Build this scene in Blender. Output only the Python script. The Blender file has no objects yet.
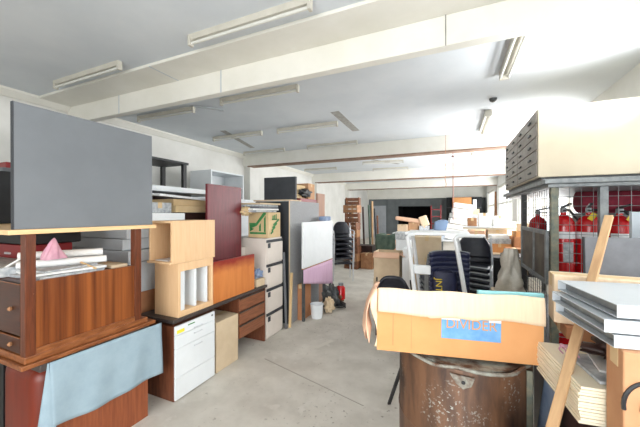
import bpy, bmesh, math, random
from mathutils import Vector, Matrix, Euler
random.seed(7)
SC = bpy.context.scene
COL = SC.collection
R = math.radians

# ------------------------------------------------------------------ camera, world, lights, exposure
cam_d = bpy.data.cameras.new('camera')
cam = bpy.data.objects.new('camera', cam_d)
COL.objects.link(cam)
cam.location = (0, 0, 1.65)
cam.rotation_euler = (R(90), 0, R(23.75))
cam_d.sensor_width = 36
cam_d.lens = 16.875
cam_d.clip_start = 0.02
SC.camera = cam

world = bpy.data.worlds.new('daylight')
SC.world = world
world.use_nodes = True
wb = world.node_tree.nodes['Background']
wb.inputs[0].default_value = (0.93, 0.97, 1.0, 1)
wb.inputs[1].default_value = 3.0

def area(name, loc, rot, sx, sy, power, col=(1, 1, 1)):
    l = bpy.data.lights.new(name, 'AREA')
    l.shape = 'RECTANGLE'; l.size = sx; l.size_y = sy; l.energy = power; l.color = col
    o = bpy.data.objects.new(name, l); COL.objects.link(o)
    o.location = loc; o.rotation_euler = rot
    return o
# daylight through the windows of the right wall (faces -X) plus added ceiling up-lights and an added front fill behind the camera (faces +Y)
COOL = (.985, .995, 1)
area('window_daylight', (1.72, 8.5, 1.93), (0, R(98), 0), 1.7, 4.8, 250, COOL)
area('window_daylight', (1.72, 13.6, 1.93), (0, R(90), 0), 1.7, 3.5, 100, COOL)
area('window_daylight', (1.72, 18.0, 1.93), (0, R(90), 0), 1.7, 3.1, 62, COOL)
area('window_daylight', (1.70, 3.12, 2.5), (0, R(140), 0), .5, .8, 36, COOL).data.spread = R(115)  # added up-light that brightens the ceiling just past the big beam
area('window_daylight', (1.70, 6.15, 2.5), (0, R(140), 0), .5, .5, 26, COOL).data.spread = R(115)  # second added up-light for the ceiling, by the second beam
area('window_daylight', (1.76, .2, 1.9), (0, R(70), 0), 1.7, 2.9, 46, COOL).data.spread = R(125)
area('front_fill', (.1, -2.9, 1.4), (R(78), 0, 0), 2.8, 2.4, 88, COOL).data.spread = R(130)  # fill light added behind the camera to lift faces turned toward it

SC.view_settings.view_transform = 'Standard'
SC.view_settings.look = 'None'
SC.view_settings.gamma = 1
SC.view_settings.use_curve_mapping = False
SC.view_settings.exposure = 0.0

# ------------------------------------------------------------------ materials
def lin(c):
    def f(v):
        v /= 255.0
        return v / 12.92 if v <= 0.04045 else ((v + 0.055) / 1.055) ** 2.4
    return (f(c[0]), f(c[1]), f(c[2]), 1)

def mat(name, c1, c2=None, rough=0.6, metal=0.0, kind='noise', scale=8.0, stretch=(1, 1, 1), bump=0.0, lo=.35, hi=.65, spec=.5, c3=None, coat=0):
    m = bpy.data.materials.new(name); m.use_nodes = True
    nt = m.node_tree; b = nt.nodes['Principled BSDF']
    b.inputs['Roughness'].default_value = rough
    b.inputs['Metallic'].default_value = metal
    b.inputs['Specular IOR Level'].default_value = spec
    b.inputs['Coat Weight'].default_value = coat
    b.inputs['Base Color'].default_value = lin(c1)
    if c2 is None:
        return m
    tc = nt.nodes.new('ShaderNodeTexCoord'); mp = nt.nodes.new('ShaderNodeMapping')
    nt.links.new(tc.outputs['Object'], mp.inputs['Vector'])
    mp.inputs['Scale'].default_value = stretch
    if kind == 'wave':
        n = nt.nodes.new('ShaderNodeTexWave'); n.inputs['Scale'].default_value = scale
        n.inputs['Distortion'].default_value = 3.5; n.inputs['Detail'].default_value = 3
        n.inputs['Detail Scale'].default_value = 1.2
        n.bands_direction = 'Y'
        out = n.outputs['Fac']
    elif kind == 'vor':
        n = nt.nodes.new('ShaderNodeTexVoronoi'); n.inputs['Scale'].default_value = scale
        out = n.outputs['Distance']
    else:
        n = nt.nodes.new('ShaderNodeTexNoise'); n.inputs['Scale'].default_value = scale
        n.inputs['Detail'].default_value = 6; n.inputs['Roughness'].default_value = .6
        out = n.outputs['Fac']
    nt.links.new(mp.outputs[0], n.inputs['Vector'])
    r = nt.nodes.new('ShaderNodeValToRGB')
    r.color_ramp.elements[0].position = lo; r.color_ramp.elements[0].color = lin(c1)
    r.color_ramp.elements[1].position = hi; r.color_ramp.elements[1].color = lin(c2)
    if c3 is not None:
        e = r.color_ramp.elements.new(min(.98, hi + .12)); e.color = lin(c3)
    nt.links.new(out, r.inputs[0]); nt.links.new(r.outputs[0], b.inputs['Base Color'])
    if bump:
        bp = nt.nodes.new('ShaderNodeBump'); bp.inputs['Strength'].default_value = bump; bp.inputs['Distance'].default_value = .01
        nt.links.new(out, bp.inputs['Height']); nt.links.new(bp.outputs[0], b.inputs['Normal'])
    return m

M = {}
M['ceiling'] = mat('ceiling_paint', (208, 214, 219), (218, 223, 227), .9, scale=1.2)
M['wall'] = mat('wall_paint', (215, 214, 208), (228, 227, 222), .9, scale=1.5)
M['wall_grey'] = mat('grey_panelling', (104, 110, 112), (118, 123, 125), .85, scale=2)
M['beam'] = mat('beam_paint', (226, 224, 214), (234, 232, 224), .85, scale=2)
M['rust_edge'] = mat('brown_edge_paint', (120, 96, 80), (150, 122, 104), .8, scale=6)
M['floor'] = mat('concrete', (182, 175, 163), (212, 206, 195), .75, scale=2.6, lo=.28, hi=.68, bump=.05)
M['teak'] = mat('teak_dark', (80, 38, 19), (108, 55, 29), .35, kind='noise', scale=6, stretch=(12, 12, 1.0))
M['teak_edge'] = mat('teak_edge', (112, 62, 30), (146, 88, 48), .35, scale=6, stretch=(8, 2, 8))
M['teak_front'] = mat('teak_front', (52, 26, 16), (74, 38, 22), .35, scale=5, stretch=(1, 10, 10))
M['veneer'] = mat('striped_veneer', (92, 44, 18), (146, 82, 38), .32, kind='noise', scale=3.6, stretch=(6, 5.6, .10), lo=.36, hi=.64)
M['panelwood'] = mat('panel_wood', (128, 66, 38), (152, 84, 50), .45, scale=5, stretch=(10, 10, .7))
M['redwood'] = mat('red_laminate', (96, 30, 14), (118, 40, 18), .4, scale=3, stretch=(3, 3, .5))
M['beech'] = mat('beech', (220, 180, 136), (230, 193, 150), .45, scale=5, stretch=(9, 9, .8), lo=.3, hi=.7)
M['beech_edge'] = mat('beech_edge', (228, 184, 132), (236, 198, 150), .45, scale=5, stretch=(8, 1, 8))
M['mahog'] = mat('mahogany', (90, 18, 28), (116, 32, 42), .4, scale=5, stretch=(9, 9, .9), lo=.3, hi=.7)
M['walnut'] = mat('walnut', (92, 50, 32), (122, 72, 48), .45, scale=6, stretch=(10, 10, .9))
M['walnut_h'] = mat('walnut_front', (120, 72, 46), (148, 92, 62), .45, scale=6, stretch=(10, 1, 10))
M['darktop'] = mat('dark_desktop', (56, 48, 46), (70, 60, 56), .5, scale=8)
M['white'] = mat('white_laminate', (226, 230, 232), (234, 238, 240), .4, scale=3)
M['whitepaint'] = mat('white_metal', (184, 190, 194), (196, 202, 206), .35, scale=4)
M['whitegloss'] = mat('white_enamel', (232, 234, 234), (238, 240, 240), .3, scale=4)
M['cream'] = mat('cream_metal', (226, 218, 198), (234, 227, 208), .4, scale=4)
M['filing'] = mat('filing_cream', (216, 206, 196), (226, 216, 206), .42, scale=3)
M['sheet'] = mat('cream_board', (232, 222, 196), (240, 232, 208), .6, scale=4)
M['grey'] = mat('grey_laminate', (106, 110, 114), (112, 116, 120), .55, scale=3, bump=.01)
M['greyboard'] = mat('dark_grey_board', (96, 98, 102), (112, 114, 118), .6, scale=9)
M['greyscreen'] = mat('grey_fabric', (156, 156, 157), (170, 170, 171), .9, scale=40)
M['charcoal'] = mat('charcoal', (44, 47, 52), (54, 57, 62), .5, scale=6)
M['black'] = mat('black_plastic', (22, 23, 26), (30, 31, 34), .45, scale=8)
M['blackpad'] = mat('black_vinyl', (26, 28, 36), (36, 38, 48), .4, scale=20)
M['navypad'] = mat('navy_vinyl', (26, 30, 56), (38, 42, 72), .4, scale=20)
M['chrome'] = mat('chrome', (214, 216, 220), None, .4, .7)
M['steel'] = mat('galvanised_steel', (122, 126, 128), (150, 154, 154), .5, .5, scale=14)
M['steel_dark'] = mat('dark_steel', (74, 76, 78), (92, 94, 94), .5, .4, scale=14)
M['greenpost'] = mat('weathered_steel', (104, 112, 104), (142, 138, 118), .6, .2, scale=22)
M['card'] = mat('cardboard', (186, 144, 108), (198, 156, 120), .85, scale=5)
M['cardmid'] = mat('cardboard_reddish', (180, 130, 92), (194, 146, 108), .85, scale=5)
M['cardorange'] = mat('cardboard_orange', (204, 144, 90), (212, 154, 100), .8, scale=4)
M['cardlight'] = mat('cardboard_pale', (222, 196, 164), (230, 206, 176), .85, scale=5, stretch=(14, 1, 1))
M['cardtan'] = mat('cardboard_tan', (204, 182, 150), (216, 195, 164), .85, scale=5)
M['cardbrown'] = mat('cardboard_brown', (176, 120, 82), (192, 136, 96), .85, scale=5)
M['cardpink'] = mat('cardboard_flap', (214, 170, 140), (224, 184, 156), .85, scale=5)
M['cardyellow'] = mat('cardboard_yellow', (206, 178, 134), (218, 192, 150), .85, scale=5)
M['paper'] = mat('paper', (226, 226, 222), (238, 238, 236), .8, scale=12)
M['paper_grey'] = mat('printed_paper', (150, 156, 162), (206, 208, 208), .8, scale=24)
M['clothblue'] = mat('blue_cloth', (140, 160, 171), (150, 169, 179), .95, scale=9, bump=.1)
M['denim'] = mat('denim', (120, 142, 178), (160, 178, 206), .9, scale=8, bump=.1)
M['pink'] = mat('pink_cloth', (206, 152, 172), (222, 174, 190), .9, scale=10)
M['lilac'] = mat('lilac_cloth', (206, 168, 196), (216, 182, 206), .9, scale=6, stretch=(1, 6, .5))
M['copper'] = mat('rusty_copper', (66, 47, 37), (118, 84, 60), .55, .2, scale=5, stretch=(2.4, 2.4, .5), lo=.34, hi=.62, bump=.12)
M['verdigris'] = mat('corroded_rim', (98, 74, 60), (158, 160, 150), .7, .2, scale=12, lo=.4, hi=.6, bump=.2)
M['red'] = mat('extinguisher_red', (190, 18, 24), (204, 26, 32), .25, scale=3, coat=.3)
M['darkred'] = mat('dark_red', (120, 18, 22), (138, 26, 30), .4, scale=6)
M['crimson'] = mat('crimson_fabric', (112, 26, 44), (140, 40, 58), .85, scale=10)
M['yellow'] = mat('yellow_plastic', (226, 196, 40), None, .4)
M['yellowsticker'] = mat('yellow_sticker', (240, 224, 60), None, .6)
M['green'] = mat('green_print', (46, 122, 62), (70, 142, 84), .7, scale=30)
M['blueprint'] = mat('blue_print', (98, 150, 200), (120, 168, 212), .8, scale=16)
M['cyan'] = mat('turquoise_foam', (146, 216, 222), (168, 228, 232), .8, scale=6)
M['pine'] = mat('pine', (220, 184, 132), (234, 202, 152), .55, scale=5, stretch=(10, 10, .8))
M['pineold'] = mat('pine_old', (172, 134, 96), (206, 170, 126), .55, scale=4, stretch=(6, 6, .8))
M['brown'] = mat('brown_timber', (96, 58, 38), (132, 84, 56), .6, scale=9)
M['brown2'] = mat('tan_timber', (146, 100, 66), (176, 128, 88), .6, scale=9)
M['darkwood'] = mat('dark_timber', (50, 30, 26), (66, 40, 34), .5, scale=9)
M['greentarp'] = mat('green_tarpaulin', (66, 86, 76), (92, 108, 92), .8, scale=7)
M['plasticbag'] = mat('cloudy_plastic', (176, 170, 156), (200, 194, 182), .35, scale=12)
M['bluechair'] = mat('blue_plastic', (132, 156, 190), None, .4)
M['tube'] = mat('lamp_tube', (214, 214, 206), None, .3)
M['fixture'] = mat('lamp_housing', (188, 184, 172), (200, 196, 184), .5, scale=6)
M['mark'] = mat('bare_plaster', (150, 148, 142), (176, 174, 168), .9, scale=18)
M['planface'] = mat('plan_drawer_grey', (134, 128, 120), (150, 144, 134), .5, scale=8)
M['white_label'] = mat('white_label', (228, 230, 232), (238, 238, 240), .6, scale=30)
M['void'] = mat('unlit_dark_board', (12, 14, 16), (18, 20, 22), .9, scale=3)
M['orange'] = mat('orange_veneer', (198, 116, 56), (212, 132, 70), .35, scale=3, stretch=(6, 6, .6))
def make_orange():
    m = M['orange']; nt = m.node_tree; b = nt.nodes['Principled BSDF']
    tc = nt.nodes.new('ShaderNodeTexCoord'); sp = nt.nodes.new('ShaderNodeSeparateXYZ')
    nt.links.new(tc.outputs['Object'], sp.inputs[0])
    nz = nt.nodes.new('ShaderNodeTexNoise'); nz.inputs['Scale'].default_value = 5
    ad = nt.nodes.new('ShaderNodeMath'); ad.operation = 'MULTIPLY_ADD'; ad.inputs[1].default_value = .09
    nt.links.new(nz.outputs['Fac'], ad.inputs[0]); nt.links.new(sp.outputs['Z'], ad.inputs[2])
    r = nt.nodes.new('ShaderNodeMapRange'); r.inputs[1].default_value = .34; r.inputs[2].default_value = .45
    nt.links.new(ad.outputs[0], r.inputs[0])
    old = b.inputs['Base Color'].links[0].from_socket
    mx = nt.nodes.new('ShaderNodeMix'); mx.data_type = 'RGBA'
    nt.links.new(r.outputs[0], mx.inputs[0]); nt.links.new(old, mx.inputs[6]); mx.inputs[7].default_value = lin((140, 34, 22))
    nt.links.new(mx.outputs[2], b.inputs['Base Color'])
make_orange()   # reflection of the mahogany board, painted as a red band along the upper edge
def speckle(m, col, sc, lo, hi, mask_sc, mlo, mhi, stretch=(1, 1, 1)):
    """flecks of another colour scattered in patches over a material"""
    nt = m.node_tree; b = nt.nodes['Principled BSDF']; tc = nt.nodes.new('ShaderNodeTexCoord')
    def thr(scale, a, c, st):
        mp = nt.nodes.new('ShaderNodeMapping'); mp.inputs['Scale'].default_value = st
        n = nt.nodes.new('ShaderNodeTexNoise'); n.inputs['Scale'].default_value = scale; n.inputs['Detail'].default_value = 4
        r = nt.nodes.new('ShaderNodeMapRange'); r.inputs[1].default_value = a; r.inputs[2].default_value = c
        nt.links.new(tc.outputs['Object'], mp.inputs[0]); nt.links.new(mp.outputs[0], n.inputs['Vector']); nt.links.new(n.outputs['Fac'], r.inputs[0]); return r.outputs[0]
    mu = nt.nodes.new('ShaderNodeMath'); mu.operation = 'MULTIPLY'
    nt.links.new(thr(sc, lo, hi, stretch), mu.inputs[0]); nt.links.new(thr(mask_sc, mlo, mhi, (1, 1, .6)), mu.inputs[1])
    old = b.inputs['Base Color'].links[0].from_socket; mx = nt.nodes.new('ShaderNodeMix'); mx.data_type = 'RGBA'
    nt.links.new(mu.outputs[0], mx.inputs[0]); nt.links.new(old, mx.inputs[6]); mx.inputs[7].default_value = lin(col)
    nt.links.new(mx.outputs[2], b.inputs['Base Color'])
speckle(M['copper'], (170, 172, 164), 75, .57, .66, 4.5, .50, .64)
speckle(M['copper'], (170, 170, 160), 22, .62, .72, 2.2, .5, .65, (1, 1, .12))
speckle(M['copper'], (34, 26, 22), 7, .56, .66, 2.5, .42, .6, (1, 1, .5))
speckle(M['floor'], (206, 200, 190), 9, .58, .66, 1.1, .45, .6)
speckle(M['floor'], (140, 132, 120), 26, .62, .70, 1.6, .45, .6)
speckle(M['teak'], (196, 150, 110), 70, .70, .74, 4, .5, .6)
def make_glass():
    m = bpy.data.materials.new('window_glass'); m.use_nodes = True
    nt = m.node_tree; nt.nodes.clear()
    o = nt.nodes.new('ShaderNodeOutputMaterial'); t = nt.nodes.new('ShaderNodeBsdfTransparent'); g = nt.nodes.new('ShaderNodeBsdfGlossy')
    g.inputs['Roughness'].default_value = .05
    x = nt.nodes.new('ShaderNodeMixShader'); x.inputs[0].default_value = .06
    nt.links.new(t.outputs[0], x.inputs[1]); nt.links.new(g.outputs[0], x.inputs[2]); nt.links.new(x.outputs[0], o.inputs[0])
    return m
M['glass'] = make_glass()

# ------------------------------------------------------------------ mesh helpers
class B:
    def __init__(s): s.bm = bmesh.new()
    def box(s, x0, x1, y0, y1, z0, z1, rot=None, about=None):
        P = [Vector((x, y, z)) for x in (x0, x1) for y in (y0, y1) for z in (z0, z1)]
        if rot is not None:
            c = Vector(about) if about is not None else Vector(((x0+x1)/2, (y0+y1)/2, (z0+z1)/2))
            rm = Euler(rot).to_matrix(); P = [rm @ (p - c) + c for p in P]
        v = [s.bm.verts.new(p) for p in P]
        for f in ((0,1,3,2),(4,6,7,5),(0,4,5,1),(2,3,7,6),(0,2,6,4),(1,5,7,3)):
            s.bm.faces.new([v[i] for i in f])
        return s
    def tube(s, pts, r, n=8, r2=None, closed=False):
        pts = [Vector(p) for p in pts]; rings = []
        N = len(pts); up = None
        for i, p in enumerate(pts):
            a = pts[i-1] if (i > 0 or closed) else p
            b = pts[(i+1) % N] if (i < N-1 or closed) else p
            d = (b - a).normalized()
            if up is None:
                up = Vector((0, 0, 1)) if abs(d.z) < .9 else Vector((1, 0, 0))
            u = d.cross(up); 
            if u.length < 1e-4: u = d.cross(Vector((0, 1, 0)))
            u.normalize(); w = u.cross(d); up = w
            rr = r if r2 is None else r + (r2 - r) * i / max(1, N-1)
            rings.append([s.bm.verts.new(p + (u*math.cos(2*math.pi*k/n) + w*math.sin(2*math.pi*k/n))*rr) for k in range(n)])
        for i in range(N if closed else N-1):
            A, C2 = rings[i], rings[(i+1) % N]
            for k in range(n):
                s.bm.faces.new((A[k], A[(k+1) % n], C2[(k+1) % n], C2[k]))
        if not closed:
            s.bm.faces.new(rings[0][::-1]); s.bm.faces.new(rings[-1])
        return s
    def lathe(s, prof, n=24, c=(0, 0, 0)):
        c = Vector(c); rings = []
        for r, z in prof:
            if r < 1e-5: rings.append([s.bm.verts.new(c + Vector((0, 0, z)))])
            else: rings.append([s.bm.verts.new(c + Vector((r*math.cos(2*math.pi*k/n), r*math.sin(2*math.pi*k/n), z))) for k in range(n)])
        for A, C2 in zip(rings, rings[1:]):
            for k in range(n):
                q = [A[k % len(A)], A[(k+1) % len(A)], C2[(k+1) % len(C2)], C2[k % len(C2)]]
                u = []
                for v in q:
                    if v not in u: u.append(v)
                if len(u) > 2: s.bm.faces.new(u)
        return s
    def prism(s, poly, d):
        d = Vector(d); a = [s.bm.verts.new(Vector(p)) for p in poly]; b = [s.bm.verts.new(Vector(p) + d) for p in poly]
        s.bm.faces.new(a[::-1]); s.bm.faces.new(b)
        n = len(a)
        for i in range(n): s.bm.faces.new((a[i], a[(i+1) % n], b[(i+1) % n], b[i]))
        return s
    def grid(s, fn, nu, nv, th=0.0):
        """sheet fn(u,v) -> point, with a real thickness th along its normals"""
        P = [[Vector(fn(i/nu, j/nv)) for j in range(nv+1)] for i in range(nu+1)]
        def layer(off):
            V = []
            for i in range(nu+1):
                row = []
                for j in range(nv+1):
                    a = P[min(i+1, nu)][j] - P[max(i-1, 0)][j]; b = P[i][min(j+1, nv)] - P[i][max(j-1, 0)]
                    nn = a.cross(b)
                    if nn.length > 1e-9: nn.normalize()
                    row.append(s.bm.verts.new(P[i][j] + nn*off))
                V.append(row)
            return V
        A = layer(0)
        for i in range(nu):
            for j in range(nv): s.bm.faces.new((A[i][j], A[i+1][j], A[i+1][j+1], A[i][j+1]))
        if th:
            C2 = layer(-th)
            for i in range(nu):
                for j in range(nv): s.bm.faces.new((C2[i][j], C2[i][j+1], C2[i+1][j+1], C2[i+1][j]))
            for i in range(nu):
                s.bm.faces.new((A[i][0], C2[i][0], C2[i+1][0], A[i+1][0])); s.bm.faces.new((A[i][nv], A[i+1][nv], C2[i+1][nv], C2[i][nv]))
            for j in range(nv):
                s.bm.faces.new((A[0][j], A[0][j+1], C2[0][j+1], C2[0][j])); s.bm.faces.new((A[nu][j], C2[nu][j], C2[nu][j+1], A[nu][j+1]))
        return s

def obj(name, b, m, parent=None, bevel=0, smooth=False, seg=2):
    bmesh.ops.recalc_face_normals(b.bm, faces=b.bm.faces)
    me = bpy.data.meshes.new(name); b.bm.to_mesh(me); b.bm.free()
    me.materials.append(M[m] if isinstance(m, str) else m)
    o = bpy.data.objects.new(name, me); COL.objects.link(o)
    if smooth:
        for p in me.polygons: p.use_smooth = True
        if smooth == 'auto':
            me.set_sharp_from_angle(angle=R(40))
    if bevel:
        md = o.modifiers.new('bevel', 'BEVEL'); md.width = bevel; md.segments = seg; md.limit_method = 'ANGLE'; md.angle_limit = R(40)
    if parent is not None: o.parent = parent
    return o

def tag(o, label, cat, group=None, kind=None):
    o['label'] = label; o['category'] = cat
    if group: o['group'] = group
    if kind: o['kind'] = kind
    return o
def struct(name, b, m, **k):
    o = obj(name, b, m, **k); o['kind'] = 'structure'; return o
def thing(name, label, cat, loc=(0, 0, 0), rz=0, group=None, rot=None):
    o = bpy.data.objects.new(name, None); COL.objects.link(o)
    o.empty_display_size = .1
    o.location = loc; o.rotation_euler = rot if rot else (0, 0, R(rz))
    return tag(o, label, cat, group)
def single(name, b, m, label, cat, loc=(0, 0, 0), rz=0, group=None, rot=None, bevel=0, smooth=False):
    o = obj(name, b, m, None, bevel, smooth)
    o.location = loc; o.rotation_euler = rot if rot else (0, 0, R(rz))
    return tag(o, label, cat, group)
def dup(root, loc, rz=None, label=None, group=None, rot=None):
    r = root.copy(); COL.objects.link(r); r.location = loc
    if rot: r.rotation_euler = rot
    elif rz is not None: r.rotation_euler = (0, 0, R(rz))
    if label: r['label'] = label
    if group: r['group'] = group
    for ch in list(root.children):
        c = ch.copy(); COL.objects.link(c); c.parent = r
        for g in list(ch.children):
            d = g.copy(); COL.objects.link(d); d.parent = c
    return r
def slab(name, x0, x1, y0, y1, z0, z1, m, label, cat, group=None, bevel=.002, rot=None, rz=0):
    """one-mesh thing, its origin at the middle of its base"""
    c = ((x0+x1)/2, (y0+y1)/2, z0)
    b = B().box(x0-c[0], x1-c[0], y0-c[1], y1-c[1], 0, z1-z0)
    return single(name, b, m, label, cat, c, rz, group, rot, bevel)
def carton(x0, x1, y0, y1, z0, z1, m, label, rz=0, group=None, open_=False, tape='y', flapm=None, cat='cardboard box', name='cardboard_box', rot=None):
    c = ((x0+x1)/2, (y0+y1)/2, z0); w, d, h = (x1-x0)/2, (y1-y0)/2, z1-z0
    t = thing(name, label, cat, c, rz, group, rot)
    b = B()
    if open_:
        th = .006
        b.box(-w, w, -d, d, 0, th).box(-w, w, -d, -d+th, th, h).box(-w, w, d-th, d, th, h).box(-w, -w+th, -d+th, d-th, th, h).box(w-th, w, -d+th, d-th, th, h)
        obj('body', b, m, t)
        f = B().box(-w, w, -d-.12, -d, h-.006, h, rot=(R(48), 0, 0), about=(0, -d, h)); obj('flap', f, flapm or m, t)
        f = B().box(w, w+.10, -d, d, h-.03, h-.024, rot=(0, R(25), 0), about=(w, 0, h)); obj('flap', f, flapm or m, t)
    else:
        obj('body', b.box(-w, w, -d, d, 0, h), m, t, .004)
        f = B()
        if tape == 'y': f.box(-.025, .025, -d-.001, d+.001, h-.06, h+.001)
        else: f.box(-w-.001, w+.001, -.025, .025, h-.06, h+.001)
        obj('tape', f, 'cardyellow', t)
    return t
def text_mesh(body, size, m, parent, loc, rot, name='lettering', extrude=.0008, sx=1.0):
    cu = bpy.data.curves.new(name, 'FONT'); cu.body = body; cu.size = size; cu.extrude = extrude
    cu.align_x = 'CENTER'; cu.align_y = 'CENTER'
    tmp = bpy.data.objects.new('tmp', cu); COL.objects.link(tmp)
    dg = bpy.context.evaluated_depsgraph_get(); me = bpy.data.meshes.new_from_object(tmp.evaluated_get(dg))
    bpy.data.objects.remove(tmp); bpy.data.curves.remove(cu)
    me.materials.clear(); me.materials.append(M[m])
    o = bpy.data.objects.new(name, me); COL.objects.link(o); o.location = loc; o.rotation_euler = rot; o.scale = (sx, 1, 1)
    o.parent = parent
    return o

CEIL = 3.27
XL, XR, YB, YF = -5.3, 1.85, 20.5, -3.0
# ------------------------------------------------------------------ the room
fl = struct('floor', B().box(XL-.2, XR+.2, YF-1.5, YB+.2, -.1, 0), 'floor')
struct('ceiling', B().box(XL-.2, XR+.2, YF-.2, YB+.2, CEIL, CEIL+.1), 'ceiling')
struct('wall_left', B().box(XL-.2, XL, YF-.2, YB+.2, 0, CEIL), 'wall')
b = B()   # pilasters that carry the cross beams
for y in (6.80, 11.25, 15.45): b.box(XL, XL+.2, y, y+.42, 0, CEIL)
struct('trim_1', b, 'wall')
b = B()   # cove along the left wall
b.prism([(XL, YF, CEIL), (XL, YF, CEIL-.1), (XL+.03, YF, CEIL-.1), (XL+.1, YF, CEIL-.03), (XL+.1, YF, CEIL)], (0, YB-YF, 0))
struct('trim_2', b, 'beam')
b = B()
WIN = [(-1.3, 1.7), (2.55, 3.6), (5.9, 11.0), (11.8, 15.4), (16.4, 19.6)]
WZ0, WZ1 = 1.0, 2.85
b.box(XR, XR+.2, YF-.2, YB+.2, 0, WZ0).box(XR, XR+.2, YF-.2, YB+.2, WZ1, CEIL)
prev = YF-.2
for a, c in WIN + [(YB+.2, 0)]:
    b.box(XR, XR+.2, prev, a, WZ0, WZ1); prev = c
struct('wall_right', b, 'wall')
for i, (a, c) in enumerate(WIN):
    f = B(); n = max(2, round((c-a)/.9))
    f.box(XR+.06, XR+.14, a, c, WZ0, WZ0+.07).box(XR+.06, XR+.14, a, c, WZ1-.07, WZ1).box(XR-.05, XR+.05, a, c, WZ0-.03, WZ0+.01)
    for k in range(n+1):
        y = a + (c-a)*k/n; y0 = max(a, y-.035); f.box(XR+.06, XR+.14, y0, min(c, y0+.07), WZ0, WZ1)
    f.box(XR+.07, XR+.13, a, c, 2.05, 2.11)
    w = struct('window_%d' % (i+1), f, 'beam')
    p = obj('pane', B().box(XR+.095, XR+.101, a, c, WZ0, WZ1), 'glass', w)
# back wall: dark grey panelling under a white lintel, with one dark opening
b = B()
OX0, OX1, OZ = -3.3, -1.25, 2.13
b.box(XL-.2, OX0, YB, YB+.2, 0, 2.62).box(OX1, XR+.2, YB, YB+.2, 0, 2.62).box(OX0, OX1, YB, YB+.2, OZ, 2.62)
struct('wall_back', b, 'wall_grey')
struct('trim_3', B().box(XL, XR, YB-.35, YB+.2, 2.62, CEIL), 'beam')
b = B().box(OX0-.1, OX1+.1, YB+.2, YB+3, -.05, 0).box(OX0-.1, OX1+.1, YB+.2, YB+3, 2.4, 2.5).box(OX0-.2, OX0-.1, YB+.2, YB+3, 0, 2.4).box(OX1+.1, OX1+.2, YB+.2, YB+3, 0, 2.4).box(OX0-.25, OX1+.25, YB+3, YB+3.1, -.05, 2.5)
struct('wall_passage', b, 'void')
b = B()
for x in (-4.05, -3.45, -.9, .2): b.box(x, x+.05, YB-.03, YB, 0, 2.62)
b.box(XL, XR, YB-.03, YB, 2.2, 2.25)
struct('trim_4', b, 'wall_grey')
struct('door_1', B().box(-5.0, -4.1, YB-.05, YB, 0, 2.18), mat('pale_grey_door', (160, 164, 170), (172, 176, 182), .6, scale=3))
# wall behind the camera with an opening added for the front fill
b = B().box(XL-.2, -2.8, YF-.2, YF, 0, CEIL).box(1.6, XR+.2, YF-.2, YF, 0, CEIL).box(-2.8, 1.6, YF-.2, YF, 3.0, CEIL)
struct('wall_front', b, 'wall')
# beams
b = B().box(XL, XR, 2.22, 2.66, 3.238, CEIL).box(XL, XR, 2.60, 2.70, 2.992, 3.238)
struct('trim_5', b, 'beam', bevel=.006)
b = B()
b.box(-.05, -.042, 2.597, 2.60, 2.992, 3.238)
struct('trim_6', b, mat('joint_grey', (120, 118, 112), (160, 158, 150), .9))
b = B().box(-4.1, -4.085, 2.597, 2.60, 2.992, 3.238).box(-2.35, -2.335, 2.597, 2.60, 2.992, 3.238).box(-3.0, -2.985, 2.22, 2.60, 3.235, 3.238)
struct('trim_7', b, 'whitepaint')
for i, (y, z) in enumerate(((6.75, 2.96), (11.2, 2.93), (15.4, 2.93))):
    struct('trim_%d' % (8+2*i), B().box(XL, XR, y, y+.24, z, CEIL), 'beam')
    struct('trim_%d' % (9+2*i), B().box(XL+.15, XR-.02, y-.004, y+.244, z-.03, z), 'rust_edge')
# bare strips on the ceiling where fittings were taken away
for i, (p, q, w) in enumerate((((-1.71, 4.46), (-1.72, 5.66), .14), ((-4.1, 4.6), (-4.5, 6.1), .12), ((-2.2, 8.9), (-1.6, 10.0), .12))):
    p, q = Vector((*p, CEIL-.004)), Vector((*q, CEIL-.004)); d = (q-p); nrm = Vector((-d.y, d.x, 0)).normalized()*w/2
    struct('trim_%d' % (20+i), B().prism([p-nrm, q-nrm, q+nrm, p+nrm], (0, 0, .006)), 'mark')
# worn, paler and darker patches on the concrete
def floor_patch(nm, pts, m):
    struct(nm, B().prism([(x, y, .0005) for x, y in pts], (0, 0, .0015)), m)
floor_patch('trim_30', [(-1.95, 2.86), (-.7, 2.50), (-.69, 2.508), (-1.94, 2.872)], mat('crack', (164, 157, 146), None, .9))
floor_patch('trim_31', [(-1.62, 3.3), (-1.5, 3.35), (-1.4, 3.62), (-1.46, 3.64), (-1.53, 3.42), (-1.6, 3.36)], mat('paint_drip', (206, 200, 188), None, .8))

# ------------------------------------------------------------------ fluorescent fittings
def batten(label, x, y, rz, L=1.23, tubes=1, grp='fluorescent battens on the ceiling'):
    t = thing('fluorescent_light', label, 'light fitting', (x, y, CEIL), rz, grp)
    w = .05 if tubes == 1 else .1
    h = B().prism([(-L/2, -w/2, 0), (-L/2, w/2, 0), (-L/2, w/2-.012, -.045), (-L/2, -w/2+.012, -.045)], (L, 0, 0)); obj('housing', h, 'fixture', t)
    for s in ((0,) if tubes == 1 else (-.04, .04)):
        obj('tube', B().tube([(-L/2+.03, s, -.072), (L/2-.03, s, -.072)], .014, 8), 'tube', t, smooth='auto')
    for e in (-1, 1):
        obj('end_cap', B().box(e*(L/2-.012)-.014, e*(L/2-.012)+.014, -w/2, w/2, -.095, 0), 'fixture', t, .004)
    return t
batten('batten light at far left, nearest the grey panel', -3.84, 2.06, 0)
batten('batten light nearest the camera, before the big white beam', -1.58, 2.03, 0)
batten('batten light above the grey panel, broken strip dangling off its end', -4.19, 3.38, 1)
batten('batten light just beyond the big beam, above the mahogany board', -2.38, 3.33, 1)
batten('batten light in front of the second beam, over white cubby shelf', -4.02, 4.92, 0)
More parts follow.
